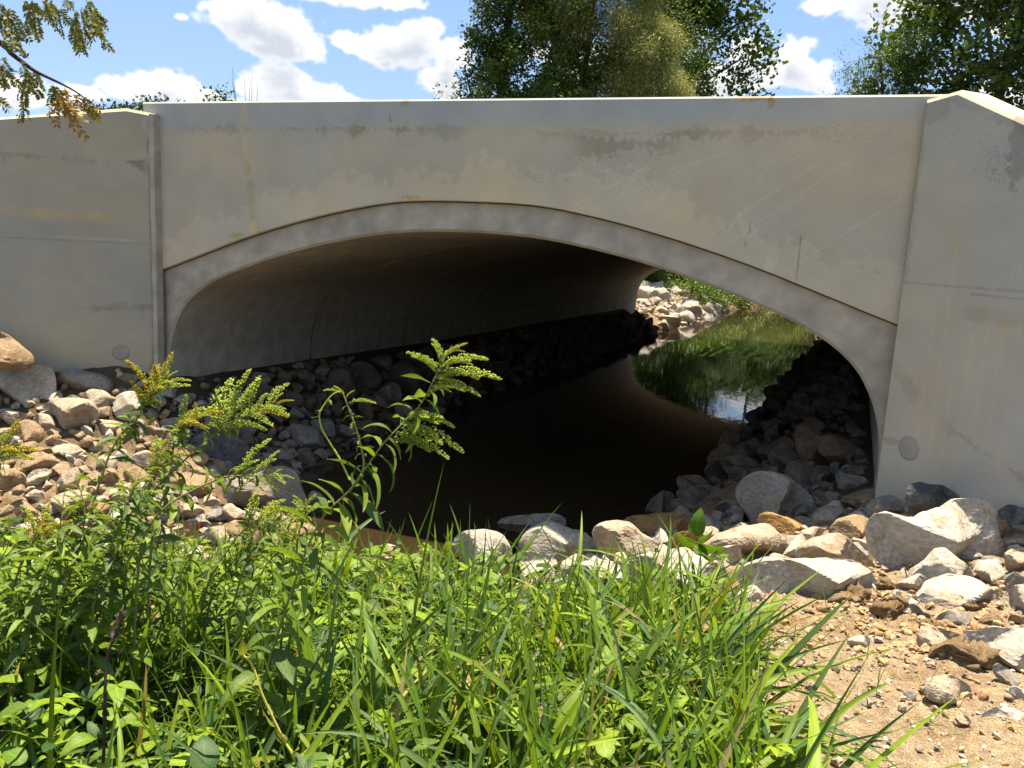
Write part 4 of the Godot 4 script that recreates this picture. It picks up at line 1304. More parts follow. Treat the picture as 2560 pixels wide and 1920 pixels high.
			if best < 1.5:
				var off := at - spot
				var sr := off.dot(Vector3(0.92, 0, -0.386))
				var sf := off.dot(Vector3(0.373, 0, 0.913))
				var side := ("right of" if sr > 0.0 else "left of") if absf(sr) > absf(sf) else ("in front of" if sf > 0.0 else "behind")
				label = "%s %s rubble rock %s the %s" % [word, HUES[key], side, near]
				if s < 0.04: label = "%s pebble beside the %s" % [HUES[key], near]
			label = " ".join(label.split(" ").slice(0, 16))
			var o := part(numbered("pebble" if s < 0.04 else "rock"), shapes[key][form], M.rubble, self, Transform3D(bs, at))
			tag(o, label, "pebble" if s < 0.04 else "rock", "loose rubble rocks between the large rocks")
	var heap := thing("rubble", "small rubble stones filling the gaps between the larger rocks", "rubble")
	heap.set_meta("kind", "stuff")
	for slot in heaps:
		many("stones", heaps[slot][0], M.rubble, heaps[slot][1], heaps[slot][2], heap)
	# grit and chips on the sand
	var xf: Array[Transform3D] = []
	var cols := PackedColorArray()
	for k in 6000:
		var x := rng.randf_range(1.8, 4.4)
		var z := rng.randf_range(1.6, 5.2)
		if sand_share(x, z) < rng.randf(): continue
		var s := 0.003 + 0.017 * pow(rng.randf(), 3.5)
		var y := land(x, z) + 0.03 * soft.get_noise_2d(x * 1.6, z * 1.6) + 0.016 * soft.get_noise_2d(x * 7.0, z * 7.0) + 0.008 * fine.get_noise_2d(x * 22.0, z * 22.0)
		xf.append(Transform3D(Basis.from_euler(Vector3(rng.randf(), rng.randf() * 6.0, rng.randf())).scaled_local(Vector3(s, s * 0.6, s)), Vector3(x, y + s * 0.25, z)))
		cols.append(Color(1.7, 1.75, 1.8) if rng.randf() < 0.35 else vary(Color(0.95, 0.85, 0.75), 0.3))
	var g := many("gravel", shapes.c[0], M.chip, xf, cols, self)
	tag(g, "fine gravel and stone chips strewn on the bare sand", "gravel")
	# crumbs of soil round the slabs
	var sx: Array[Transform3D] = []
	var sc := PackedColorArray()
	for k in 900:
		var x := 3.45 + rng.randfn() * 0.42
		var z := 2.15 + rng.randfn() * 0.5
		if sand_share(x, z) < 0.7 or z < 1.2 or x > 4.4: continue
		var s := 0.006 + 0.03 * pow(rng.randf(), 3.0)
		sx.append(Transform3D(Basis.from_euler(Vector3(rng.randf() * 3.0, rng.randf() * 6.0, rng.randf())).scaled_local(Vector3(s, s * 0.7, s)), Vector3(x, land(x, z) + 0.03 * soft.get_noise_2d(x * 1.6, z * 1.6) + 0.016 * soft.get_noise_2d(x * 7.0, z * 7.0) + s * 0.2, z)))
		sc.append(vary(Color(0.34, 0.225, 0.12), 0.25))
	var round_poly := PackedVector2Array()
	for k in 7:
		round_poly.append(Vector2.from_angle(TAU * k / 7.0) * rng.randf_range(0.8, 1.1))
	var crumb := rock_mesh(round_poly, 0.8, 77, [Color.WHITE, Color.WHITE, Color.WHITE], 12, 2.0, 1.0)
	tag(many("soil_crumbs", crumb, M.stem, sx, sc, self), "loose crumbs of brown soil around the slabs on the sand", "soil")
	# a scrap of red litter at the puddle
	var b := Buf.new()
	leaf(b, 1, 0.9, 1.4, 0.5, 6, Color(0.45, 0.03, 0.05), Transform3D(Basis().scaled(Vector3.ONE * 0.06), Vector3.ZERO), 0.02, 1.2)
	solo("litter_scrap", b.mesh(), M.stem, "tiny crumpled scrap of red litter among the stones by the puddle", "litter", Transform3D(Basis.from_euler(Vector3(0.9, 0.4, 0.3)), Vector3(-1.6, 0.03, 1.36)))

# ---------------------------------------------------------------- plants
var lance: Array[ArrayMesh] = []
var sprays: Array[ArrayMesh] = []
var gold_sprays: Array[ArrayMesh] = []
var blades: Array[ArrayMesh] = []
var broad: Array[ArrayMesh] = []

func make_plant_shapes() -> void:
	for k in 4:
		var b := Buf.new()
		leaf(b, 0, [0.26, 0.22, 0.3, 0.19][k], [0.9, 1.6, 0.5, 1.2][k], 0.35, 8, Color.WHITE, Transform3D.IDENTITY, 0.012, [0.3, -0.5, 0.8, -0.2][k])
		lance.append(b.mesh())
	for k in 3:
		sprays.append(spray_mesh(170, Color(0.5, 0.64, 0.1), Color(0.68, 0.78, 0.14), 0.03, 40 + k))
		gold_sprays.append(spray_mesh(180, Color(0.52, 0.62, 0.09), Color(0.68, 0.66, 0.08), 0.42, 60 + k))
	for k in 8:
		var b := Buf.new()
		leaf(b, 3, [0.035, 0.028, 0.042, 0.03, 0.024, 0.038, 0.03, 0.045][k], [0.35, 0.8, 1.3, 1.9, 0.15, 2.4, 0.6, 1.6][k], 0.55, 10, Color.WHITE, Transform3D.IDENTITY, 0.0, [0.2, -0.6, 0.9, -1.2, 0.4, 0.7, 1.6, -0.3][k])
		blades.append(b.mesh())
	for k in 6:
		var b := Buf.new()
		match k:
			0: leaf(b, 1, 0.55, 0.8, 0.25, 7, Color.WHITE, Transform3D.IDENTITY, 0.02)
			1: leaf(b, 2, 0.72, 0.6, 0.2, 8, Color.WHITE, Transform3D.IDENTITY, 0.025)
			2: leaf(b, 0, 0.3, 1.3, 0.3, 7, Color.WHITE, Transform3D.IDENTITY, 0.015, 0.5)
			3:  # three leaflets
				for q in 3:
					leaf(b, 1, 0.5, 0.7, 0.2, 5, Color.WHITE, Transform3D(Basis(Vector3(0, 0, 1), [-1.15, 0.0, 1.15][q]).scaled(Vector3.ONE * [0.5, 0.62, 0.5][q]), Vector3(0, 0.3, 0)), 0.02)
				tube(b, PackedVector3Array([Vector3.ZERO, Vector3(0, 0.3, 0)]), 0.008, 0.008, 3, Color.WHITE)
			4:  # five fingers
				for q in 5:
					leaf(b, 0, 0.36, 0.6, 0.2, 5, Color.WHITE, Transform3D(Basis(Vector3(0, 0, 1), (q - 2) * 0.68).scaled(Vector3.ONE * [0.5, 0.66, 0.75, 0.66, 0.5][q]), Vector3(0, 0.25, 0)), 0.02)
				tube(b, PackedVector3Array([Vector3.ZERO, Vector3(0, 0.25, 0)]), 0.008, 0.008, 3, Color.WHITE)
			5: leaf(b, 1, 0.42, 1.5, 0.3, 7, Color.WHITE, Transform3D.IDENTITY, 0.03, -0.6)
		broad.append(b.mesh())

func leaf_mat(c: Color) -> StandardMaterial3D:
	var key := "leaf%.3f%.3f%.3f" % [c.r, c.g, c.b]
	if not M.has(key):
		var m: StandardMaterial3D = M.leaf.duplicate()
		m.albedo_color = c.linear_to_srgb()
		M[key] = m
	return M[key]

const LEAF_GREENS := [Color(0.16, 0.25, 0.045), Color(0.21, 0.32, 0.045), Color(0.12, 0.205, 0.05), Color(0.28, 0.4, 0.055)]

# leaves along a stem: each its own part
func leaves_on(t: Node3D, base: Vector3, line: PackedVector3Array, n: int, from: float, to: float, long0: float, long1: float, droop: float, sd: int) -> void:
	rng.seed = sd
	for k in n:
		var f := lerpf(from, to, (k + rng.randf() * 0.6) / n)
		var i := clampi(int(f * (line.size() - 1)), 0, line.size() - 2)
		var p := line[i].lerp(line[i + 1], f * (line.size() - 1) - i)
		var d := (line[i + 1] - line[i]).normalized()
		var side := d.cross(Vector3(0.3, 0.1, 0.95)).normalized().rotated(d, k * 2.4 + rng.randf_range(-0.4, 0.4))
		var y := (side + d * rng.randf_range(0.1, 0.8) - Vector3.UP * droop * rng.randf_range(0.2, 1.1)).normalized()
		var fr := frame_to(y, d)
		fr = Basis(fr.x, fr.y, fr.z)
		var s := lerpf(long0, long1, f) * rng.randf_range(0.75, 1.2)
		var up := Basis(fr.x, y, fr.x.cross(y))
		if up.z.y < 0.0:
			up = Basis(-up.x, up.y, -up.z)
		part("leaf", lance[rng.randi_range(0, 3)], leaf_mat(LEAF_GREENS[rng.randi_range(0, 3)]), t, Transform3D(up.scaled_local(Vector3.ONE * s), p - base))

func spray_on(t: Node3D, base: Vector3, a: Vector3, e: Vector3, gold: bool, r: float) -> void:
	var d := e - a
	var up := (Vector3.UP + Vector3(0.2, 0, 0.15)).normalized()
	var y := d.normalized()
	var x := y.cross(up).normalized()
	if x.length() < 0.1:
		x = Vector3.RIGHT
	var z := x.cross(y)
	var bs := Basis(x * d.length(), y * d.length() * 1.06, z * d.length())
	part("flower_spray", (gold_sprays if gold else sprays)[rng.randi_range(0, 2)], M.leaf, t, Transform3D(bs, a - base))

# a goldenrod on the line of its stem, with a loose one-sided head of flower sprays
func goldenrod(label: String, pts: Array, n_leaves: int, head: int, gold: float, reach: float, long: float, sd: int, group := "goldenrods in the foreground") -> Node3D:
	var line := smooth_line(pts, 5)
	var base: Vector3 = pts[0]
	var t := thing("goldenrod", label, "goldenrod", base, group)
	var b := Buf.new()
	var rel := PackedVector3Array()
	for p in line:
		rel.append(p - base)
	tube(b, rel, 0.0048, 0.0016, 5, Color(0.21, 0.2, 0.07))
	part("stem", b.mesh(), M.stem, t)
	leaves_on(t, base, line, n_leaves, 0.12, 0.86, long, long * 0.45, 0.5, sd)
	rng.seed = sd + 1
	head = int(head * 1.5)
	for k in head:
		var f := lerpf(0.7, 1.0, float(k) / maxi(head - 1, 1))
		var i := clampi(int(f * (line.size() - 1)), 0, line.size() - 2)
		var p := line[i].lerp(line[i + 1], f * (line.size() - 1) - i)
		var d := (line[i + 1] - line[i]).normalized()
		var side := d.cross(Vector3(0.38, 0.16, 0.91)).normalized().rotated(d, (0.0 if k % 2 else PI) + rng.randf_range(-1.5, 1.5))
		var e := p + (side * rng.randf_range(0.5, 1.0) + d * rng.randf_range(0.5, 0.9) + Vector3.UP * 0.1).normalized() * reach * 1.75 * (1.15 - 0.6 * (f - 0.74) / 0.26) * rng.randf_range(0.45, 1.1)
		if k == head - 1:
			e = p + d * reach * 0.6
		spray_on(t, base, p, e, rng.randf() < gold, 1.0)
	return t

func build_goldenrods() -> void:
	var t := goldenrod("tall goldenrod leaning right before the dark arch, buds yellow at the very tip", [Vector3(1.53, 0.75, 4.55), Vector3(1.58, 0.94, 4.55), Vector3(1.61, 1.16, 4.50), Vector3(1.65, 1.37, 4.45), Vector3(1.70, 1.57, 4.39), Vector3(1.78, 1.68, 4.34), Vector3(1.85, 1.81, 4.29), Vector3(1.93, 1.92, 4.23), Vector3(1.97, 2.02, 4.20), Vector3(2.00, 2.10, 4.17)], 60, 0, 0.0, 0.1, 0.2, 71)
	var base := t.position
	for s in [[1.986, 2.065, 4.183, 2.041, 2.113, 4.152, 1], [1.983, 2.054, 4.187, 1.922, 2.116, 4.151, 0], [1.975, 2.034, 4.193, 2.127, 2.082, 4.188, 0], [1.967, 2.010, 4.201, 2.133, 2.015, 4.094, 0], [1.961, 1.993, 4.207, 2.093, 1.962, 4.143, 0], [1.973, 2.027, 4.195, 1.906, 2.085, 4.270, 0], [1.952, 1.959, 4.216, 1.999, 1.977, 4.132, 0], [1.903, 1.889, 4.248, 2.047, 1.877, 4.217, 0], [1.888, 1.855, 4.261, 2.083, 1.811, 4.217, 0], [1.873, 1.827, 4.272, 2.009, 1.768, 4.164, 0], [1.898, 1.882, 4.252, 2.025, 1.908, 4.251, 0]]:
		var a := Vector3(s[0], s[1], s[2])
		var e := Vector3(s[3], s[4], s[5])
		spray_on(t, base, a, e, s[6] > 0, 1.0)
		for q in 2:
			var a2 := a + Vector3(0.012, 0.015, 0.01) * (q - 0.5) * 2.0
			spray_on(t, base, a2, a2 + (e - a) * (0.72 - 0.2 * q) + Vector3(0.012, 0.022 - 0.04 * q, 0.03 - 0.05 * q), false, 1.0)
	var g2 := goldenrod("thin side shoot with a small bud head left of the tallest goldenrod", [Vector3(1.78, 1.67, 4.36), Vector3(1.81, 1.74, 4.33), Vector3(1.79, 1.83, 4.33), Vector3(1.76, 1.90, 4.33), Vector3(1.73, 1.96, 4.33)], 22, 0, 0.0, 0.1, 0.05, 72)
	base = g2.position
	for s in [[1.736, 1.950, 4.328, 1.679, 1.958, 4.350, 0], [1.740, 1.944, 4.327, 1.706, 1.972, 4.336, 0], [1.751, 1.924, 4.326, 1.828, 1.931, 4.294, 0], [1.744, 1.937, 4.327, 1.763, 1.962, 4.315, 0]]:
		spray_on(g2, base, Vector3(s[0], s[1], s[2]), Vector3(s[3], s[4], s[5]), false, 1.0)
	var b := Buf.new()
	var raw: Array = [Vector3(1.79, 1.71, 4.37), Vector3(1.76, 1.76, 4.37), Vector3(1.73, 1.81, 4.38), Vector3(1.70, 1.85, 4.38), Vector3(1.69, 1.89, 4.38), Vector3(1.70, 1.92, 4.37), Vector3(1.72, 1.95, 4.36), Vector3(1.74, 1.96, 4.35)]
	base = raw[0]
	var line := PackedVector3Array()
	for p in smooth_line(raw, 5):
		line.append(p - base)
	tube(b, line, 0.0032, 0.0018, 5, Color(0.3, 0.4, 0.05))
	t = thing("vine_shoot", "pale green shoot bent in a hook left of the tallest goldenrod", "vine", base)
	part("stem", b.mesh(), M.stem, t)
	for k in 3:
		part("leaf", lance[k], leaf_mat(Color(0.1, 0.19, 0.03)), t, Transform3D(frame_to(Vector3(-0.6 + 0.5 * k, -0.5, 0.3)).scaled_local(Vector3.ONE * 0.03), line[20 + k * 4]))
	goldenrod("goldenrod stem arching far right over the two-tone boulder, buds fanned out", [Vector3(0.81, 0.72, 4.40), Vector3(0.86, 1.26, 4.40), Vector3(0.89, 1.40, 4.37), Vector3(0.95, 1.50, 4.32), Vector3(1.06, 1.63, 4.26), Vector3(1.15, 1.73, 4.20), Vector3(1.23, 1.79, 4.16), Vector3(1.32, 1.83, 4.11)], 60, 12, 0.15, 0.11, 0.106, 73)
	goldenrod("goldenrod with the brightest yellow head, before the left arch leg", [Vector3(0.66, 0.70, 4.35), Vector3(0.71, 1.30, 4.35), Vector3(0.74, 1.57, 4.29), Vector3(0.78, 1.69, 4.25), Vector3(0.82, 1.73, 4.23), Vector3(0.84, 1.78, 4.21), Vector3(0.87, 1.83, 4.19), Vector3(0.90, 1.87, 4.17)], 54, 11, 0.6, 0.1, 0.106, 74)
	goldenrod("goldenrod with a flat yellow-tipped head just right of the brightest one", [Vector3(0.98, 0.72, 4.37), Vector3(1.03, 1.37, 4.37), Vector3(1.06, 1.56, 4.33), Vector3(1.06, 1.68, 4.30), Vector3(1.06, 1.73, 4.29), Vector3(1.08, 1.75, 4.28), Vector3(1.13, 1.79, 4.25)], 45, 9, 0.5, 0.085, 0.106, 75)
	goldenrod("goldenrod stem lying almost level, greenish head pointing at the water", [Vector3(1.03, 0.73, 4.47), Vector3(1.08, 1.34, 4.47), Vector3(1.12, 1.51, 4.42), Vector3(1.27, 1.62, 4.34), Vector3(1.36, 1.64, 4.30), Vector3(1.45, 1.64, 4.26)], 51, 7, 0.0, 0.09, 0.106, 76)
	goldenrod("low goldenrod with greenish-yellow plume above the puddle", [Vector3(1.02, 0.70, 4.18), Vector3(1.07, 1.12, 4.18), Vector3(1.14, 1.31, 4.12), Vector3(1.20, 1.39, 4.08), Vector3(1.28, 1.43, 4.04)], 39, 9, 0.2, 0.08, 0.088, 77)
	goldenrod("goldenrod cut by the left edge of the photo, yellow head", [Vector3(0.40, 0.72, 4.62), Vector3(0.45, 1.30, 4.62), Vector3(0.47, 1.49, 4.58), Vector3(0.52, 1.61, 4.54), Vector3(0.56, 1.65, 4.51)], 39, 8, 0.8, 0.09, 0.106, 78)
	goldenrod("short upright goldenrod sprig right of the two-tone boulder", [Vector3(1.48, 0.73, 4.27), Vector3(1.53, 1.40, 4.27), Vector3(1.54, 1.50, 4.25), Vector3(1.54, 1.55, 4.24)], 21, 5, 0.0, 0.05, 0.075, 79)
	goldenrod("low goldenrod with orange-yellow head at the left edge under the stones", [Vector3(0.76, 0.74, 4.71), Vector3(0.81, 1.21, 4.71), Vector3(0.82, 1.35, 4.68), Vector3(0.85, 1.44, 4.65), Vector3(0.88, 1.47, 4.63)], 39, 7, 0.8, 0.07, 0.112, 80)
	goldenrod("goldenrod with yellow flowers half hidden behind the leafy stems", [Vector3(0.72, 0.69, 4.24), Vector3(0.77, 1.17, 4.24), Vector3(0.80, 1.40, 4.18), Vector3(0.82, 1.53, 4.15), Vector3(0.87, 1.59, 4.12)], 39, 9, 0.6, 0.08, 0.100, 81)
	goldenrod("leafy goldenrod not yet in flower, in the middle of the left clump", [Vector3(0.86, 0.74, 4.64), Vector3(0.91, 1.07, 4.64), Vector3(0.92, 1.31, 4.59), Vector3(0.95, 1.50, 4.55), Vector3(0.91, 1.61, 4.54)], 69, 6, 0.0, 0.05, 0.125, 82)
	goldenrod("broad-leaved goldenrod not yet in flower, leftmost of the left clump", [Vector3(0.87, 0.75, 4.74), Vector3(0.92, 1.12, 4.74), Vector3(0.92, 1.28, 4.71), Vector3(0.96, 1.45, 4.66), Vector3(0.96, 1.58, 4.63)], 69, 4, 0.0, 0.05, 0.138, 83)
	goldenrod("leafy goldenrod not yet in flower, right side of the left clump", [Vector3(0.99, 0.74, 4.61), Vector3(1.04, 1.24, 4.61), Vector3(1.07, 1.44, 4.56), Vector3(1.10, 1.57, 4.52), Vector3(1.12, 1.64, 4.50)], 69, 6, 0.0, 0.05, 0.125, 84)
	rng.seed = 600
	for k in 16:
		var x := rng.randf_range(0.55, 1.32)
		var z := rng.randf_range(4.15, 4.95)
		var y0 := land(x, z)
		var tall := rng.randf_range(0.5, 0.78)
		var green: bool = k % 3 == 0
		var st := [Vector3(x, y0, z), Vector3(x + 0.03, y0 + tall * 0.5, z - 0.03), Vector3(x + 0.1, y0 + tall * 0.85, z - 0.08), Vector3(x + rng.randf_range(0.12, 0.26), y0 + tall, z - 0.12)]
		goldenrod("goldenrod stem with pale green unopened plume within the dense left clump" if green else "leafy flowerless goldenrod stem within the dense left clump", st, 44, 5 if green else 0, 0.1, 0.07, 0.11, 700 + k * 3)
		rng.seed = 620 + k
	# the withered stalk and the yellow runner
	b = Buf.new()
	raw = [Vector3(1.38, 0.77, 4.92), Vector3(1.43, 1.05, 4.92), Vector3(1.42, 1.22, 4.90), Vector3(1.41, 1.31, 4.88), Vector3(1.43, 1.39, 4.86), Vector3(1.44, 1.44, 4.85)]
	base = raw[0]
	line = PackedVector3Array()
	for p in smooth_line(raw, 4):
		line.append(p - base)
	tube(b, line, 0.005, 0.003, 5, Color(0.06, 0.04, 0.035))
	t = thing("withered_stalk", "dark brown withered stalk with shrivelled leaves in the left foreground", "dead plant", base)
	part("stem", b.mesh(), M.stem, t)
	rng.seed = 4
	for k in 14:
		part("leaf", lance[k % 4], leaf_mat(Color(0.045, 0.028, 0.025)), t, Transform3D(frame_to(Vector3(rng.randf_range(-1, 1), rng.randf_range(-0.8, 0.5), rng.randf_range(-1, 1))).scaled_local(Vector3(1.6, 1, 1) * rng.randf_range(0.025, 0.05)), line[rng.randi_range(4, line.size() - 1)]))
	b = Buf.new()
	raw = [Vector3(1.95, 1.10, 4.81), Vector3(1.90, 1.19, 4.81), Vector3(1.85, 1.29, 4.82), Vector3(1.82, 1.36, 4.82), Vector3(1.79, 1.38, 4.82)]
	base = Vector3(1.97, 0.78, 4.81)
	raw.push_front(base)
	line = PackedVector3Array()
	for p in smooth_line(raw, 4):
		line.append(p - base)
	tube(b, line, 0.004, 0.0025, 5, Color(0.4, 0.38, 0.07))
	t = thing("yellow_vine", "pale yellow twisted vine stem in the lower left foreground", "vine", base)
	part("stem", b.mesh(), M.stem, t)
	for k in 9:
		part("leaf", lance[k % 4], leaf_mat(Color(0.3, 0.32, 0.06)), t, Transform3D(frame_to(Vector3(rng.randf_range(-1, 1), rng.randf_range(-0.3, 0.8), rng.randf_range(-0.4, 1))).scaled_local(Vector3(1.4, 1, 1) * rng.randf_range(0.03, 0.06)), line[rng.randi_range(5, line.size() - 1)]))
	# a bright broad-leaved seedling rising at the edge of the stones
	raw = [Vector3(2.52, 0.67, 2.95), Vector3(2.57, 0.89, 2.95), Vector3(2.59, 1.02, 2.92), Vector3(2.58, 1.14, 2.90), Vector3(2.55, 1.22, 2.90)]
	base = raw[0]
	b = Buf.new()
	line = PackedVector3Array()
	for p in smooth_line(raw, 4):
		line.append(p - base)
	tube(b, line, 0.004, 0.002, 5, Color(0.14, 0.22, 0.04))
	t = thing("broadleaf_seedling", "bright green broad-leaved seedling standing before the pale stones", "weed", base)
	part("stem", b.mesh(), M.stem, t)
	var looks := [[Vector3(0.1, 0.9, 0.1), 0.13, 16], [Vector3(-0.9, 0.15, 0.3), 0.12, 14], [Vector3(0.95, -0.15, 0.2), 0.13, 14], [Vector3(0.5, -0.2, 0.8), 0.12, 13], [Vector3(-0.3, 0.1, -0.9), 0.1, 12], [Vector3(0.8, 0.2, -0.5), 0.1, 15], [Vector3(-0.8, -0.1, 0.6), 0.08, 9], [Vector3(0.7, -0.1, 0.5), 0.07, 8]]
	for l in looks:
		part("leaf", broad[0], leaf_mat(Color(0.13, 0.25, 0.025)), t, Transform3D(frame_to(l[0], Vector3(0, 0.6, -0.8)).scaled_local(Vector3.ONE * l[1]), line[mini(l[2], line.size() - 1)]))

# a clump of grass: each blade its own part
func grass_clump(label: String, at: Vector3, list: Array, group := "") -> void:
	var t := thing("grass_tuft", label, "grass", at, group)
	for l in list:
		# [towards x, z, length, width factor, blade kind, colour]
		var lean := Vector3(l[0], 0, l[1])
		var y := (Vector3.UP + lean).normalized()
		var down := -lean.normalized() if lean.length() > 0.05 else Vector3(0, 0, 1)
		var z := (down - y * down.dot(y)).normalized()
		var bs := Basis(y.cross(z), y, z).scaled_local(Vector3(l[3] * 1.45, 1, 1) * l[2] * (1.18 if l[2] > 0.3 else 1.0))
		part("blade", blades[l[4]], leaf_mat(l[5]), t, Transform3D(bs, Vector3.ZERO))

func in_meadow(x: float, z: float) -> bool:
	var edge := 2.62 + 0.16 * (z - 2.0) + 0.2 * soft.get_noise_2d(x * 1.5, z * 1.5)
	if x > edge: return false
	# the front of the meadow runs back along the creek to the left
	var front := 2.42 + maxf(0.0, 0.8 - x) * 0.62 + 0.2 * soft.get_noise_2d(x * 2.0 + 7.0, 1.0)
	return z > front

func build_meadow() -> void:
	rng.seed = 2024
	var eye := Vector3(3.07, 2.39, 6.31)
	var sets := []
	for k in 8: sets.append([[] as Array[Transform3D], PackedColorArray()])
	var wide := []
	for k in 6: wide.append([[] as Array[Transform3D], PackedColorArray()])
	var fwd := Vector2(-0.3786, -0.9256)
	for k in 37000:
		var x := rng.randf_range(-5.2, 4.0)
		var z := rng.randf_range(1.6, 6.2)
		if not in_meadow(x, z): continue
		var rel := Vector2(x - 3.07, z - 6.31)
		var along := rel.dot(fwd)
		var across := absf(rel.cross(fwd))
		if along < 0.9 or across > along * 0.75 + 1.5: continue
		var lush := smoothstep(-0.3, 0.4, soft.get_noise_2d(x * 0.7 + 3.0, z * 0.7) + (x - 1.3) * 0.28)
		var y := land(x, z)
		if rng.randf() < 0.48 + 0.5 * lush:
			var kind := rng.randi_range(0, 7)
			var long := rng.randf_range(0.26, 0.68) * (0.75 + 0.3 * lush)
			if along < 1.7: long *= 0.75
			if x > 0.5 and z < 3.0 and rng.randf() < 0.85: long *= 0.6
			var yaw := rng.randf() * TAU
			var lean := rng.randf_range(0.0, 0.55)
			var bs := Basis(Vector3.UP, yaw) * Basis(Vector3.RIGHT, -lean)
			bs = Basis(Vector3(0.39, 0, 0.92).normalized(), -0.24) * bs
			sets[kind][0].append(Transform3D(bs.scaled_local(Vector3(rng.randf_range(0.8, 1.9), 1, 1) * long), Vector3(x, y - 0.01, z)))
			var c := Color(0.13, 0.24, 0.03).lerp(Color(0.32, 0.47, 0.04), pow(rng.randf(), 1.2))
			if rng.randf() < 0.28: c = Color(0.12, 0.22, 0.075)
			if rng.randf() < 0.05: c = Color(0.42, 0.34, 0.15)
			sets[kind][1].append(vary(c, 0.18))
		if rng.randf() < 0.52 - 0.38 * lush:
			var kind := rng.randi_range(0, 5)
			var s := rng.randf_range(0.035, 0.1) * (1.25 if kind == 3 or kind == 4 else 1.0)
			if x < 1.3 and rng.randf() < 0.4: s *= 1.5
			var hgt := rng.randf_range(0.02, 0.34) * (1.0 if along > 1.5 else 0.7)
			var n := Basis(Vector3.UP, rng.randf() * TAU) * Basis(Vector3.RIGHT, -rng.randf_range(0.7, 1.75))
			wide[kind][0].append(Transform3D(n.scaled_local(Vector3.ONE * s), Vector3(x, y + hgt, z)))
			var c := Color(0.15, 0.27, 0.03).lerp(Color(0.34, 0.5, 0.04), pow(rng.randf(), 1.2))
			if rng.randf() < 0.22: c = Color(0.075, 0.155, 0.045)
			if rng.randf() < 0.015: c = Color(0.3, 0.22, 0.03)
			wide[kind][1].append(vary(c, 0.16))
	var gr := thing("meadow_grass", "lush green grass covering the near bank in the foreground", "grass")
	gr.set_meta("kind", "stuff")
	for k in 8:
		many("blades", blades[k], M.leaf, sets[k][0], sets[k][1], gr)
	var wd := thing("broadleaf_weeds", "low broad-leaved weeds growing among the foreground grass", "weeds")
	wd.set_meta("kind", "stuff")
	for k in 6:
		many("leaves", broad[k], M.leaf, wide[k][0], wide[k][1], wd)
	# low stems under the weeds
	var xf: Array[Transform3D] = []
	var cols := PackedColorArray()
	var b := Buf.new()
	tube(b, PackedVector3Array([Vector3.ZERO, Vector3(0.03, 0.5, 0.02), Vector3(0.02, 1, 0.06)]), 0.012, 0.007, 4, Color.WHITE)
	for k in 1300:
		var x := rng.randf_range(-3.0, 3.2)
		var z := rng.randf_range(1.6, 5.6)
		if not in_meadow(x, z) or Vector2(x - 3.07, z - 6.31).length() < 1.0: continue
		xf.append(Transform3D(Basis.from_euler(Vector3(rng.randf_range(-0.5, 0.5), rng.randf() * 6.0, rng.randf_range(-0.5, 0.5))).scaled_local(Vector3.ONE * rng.randf_range(0.1, 0.34)), Vector3(x, land(x, z) - 0.01, z)))
		cols.append(vary(Color(0.13, 0.19, 0.04) if rng.randf() < 0.8 else Color(0.2, 0.1, 0.05), 0.2))
	many("stems", b.mesh(), M.stem, xf, cols, wd)
	# single tall blades and tufts that stand out
	var lime := Color(0.23, 0.38, 0.028)
	var green := Color(0.13, 0.25, 0.024)
	var dark := Color(0.085, 0.17, 0.045)
	var g := "grass tufts standing out of the meadow"
	grass_clump("tall grass blade reaching up before the dark water, highest of its tuft", Vector3(1.62, 0.58, 2.9), [[0.28, -0.1, 0.62, 1.0, 0, green], [-0.2, 0.1, 0.4, 0.9, 2, lime], [0.5, 0.1, 0.42, 0.9, 3, green]], g)
	grass_clump("thin single grass stalk standing against the dark tunnel right of the tallest goldenrod", Vector3(1.75, 0.7, 3.95), [[0.04, -0.05, 0.82, 0.5, 4, lime], [-0.2, 0.1, 0.5, 0.8, 6, green]], g)
	grass_clump("pale upright grass blade beside the broad-leaved seedling", Vector3(2.3, 0.62, 2.75), [[0.2, 0.0, 0.6, 1.0, 0, lime], [-0.3, 0.2, 0.4, 1.0, 3, green], [0.4, 0.2, 0.36, 1.0, 2, green]], g)
	grass_clump("grass tuft with narrow blades before the knobbly cream rock", Vector3(2.0, 0.6, 2.8), [[-0.1, 0.0, 0.5, 0.8, 6, green], [0.35, 0.1, 0.5, 0.9, 0, lime], [0.6, 0.3, 0.4, 0.9, 5, green]], g)
	grass_clump("broad grass blades arching right over the bare sand, longest at the meadow edge", Vector3(2.83, 0.74, 3.6), [[0.62, -0.2, 0.62, 1.3, 1, green], [0.45, -0.3, 0.58, 1.5, 0, dark], [0.1, 0.1, 0.42, 1.6, 0, dark], [0.8, 0.3, 0.5, 1.2, 2, lime], [-0.3, 0.1, 0.4, 1.2, 3, green]], g)
	grass_clump("grass clump spreading long blades toward the lower right corner", Vector3(3.05, 0.76, 4.1), [[0.75, 0.0, 0.62, 1.2, 1, green], [0.55, 0.25, 0.6, 1.2, 0, lime], [0.95, 0.4, 0.55, 1.2, 1, green], [0.35, -0.2, 0.5, 1.3, 6, dark], [0.2, 0.3, 0.5, 1.2, 3, lime], [1.2, 0.2, 0.5, 1.1, 1, dark]], g)
	grass_clump("grass clump at the bottom of the photo right of its middle", Vector3(2.9, 0.78, 4.6), [[0.5, 0.1, 0.55, 1.2, 1, lime], [0.8, -0.1, 0.6, 1.2, 0, green], [-0.2, -0.2, 0.45, 1.3, 2, green], [0.2, 0.2, 0.5, 1.1, 5, lime], [1.1, 0.1, 0.5, 1.1, 6, green]], g)
	grass_clump("single yellow-green grass blade at the left edge of the photo", Vector3(1.36, 0.78, 5.02), [[-0.02, -0.02, 0.62, 0.9, 4, Color(0.16, 0.25, 0.02)], [0.3, 0.3, 0.4, 1.0, 2, lime]], g)
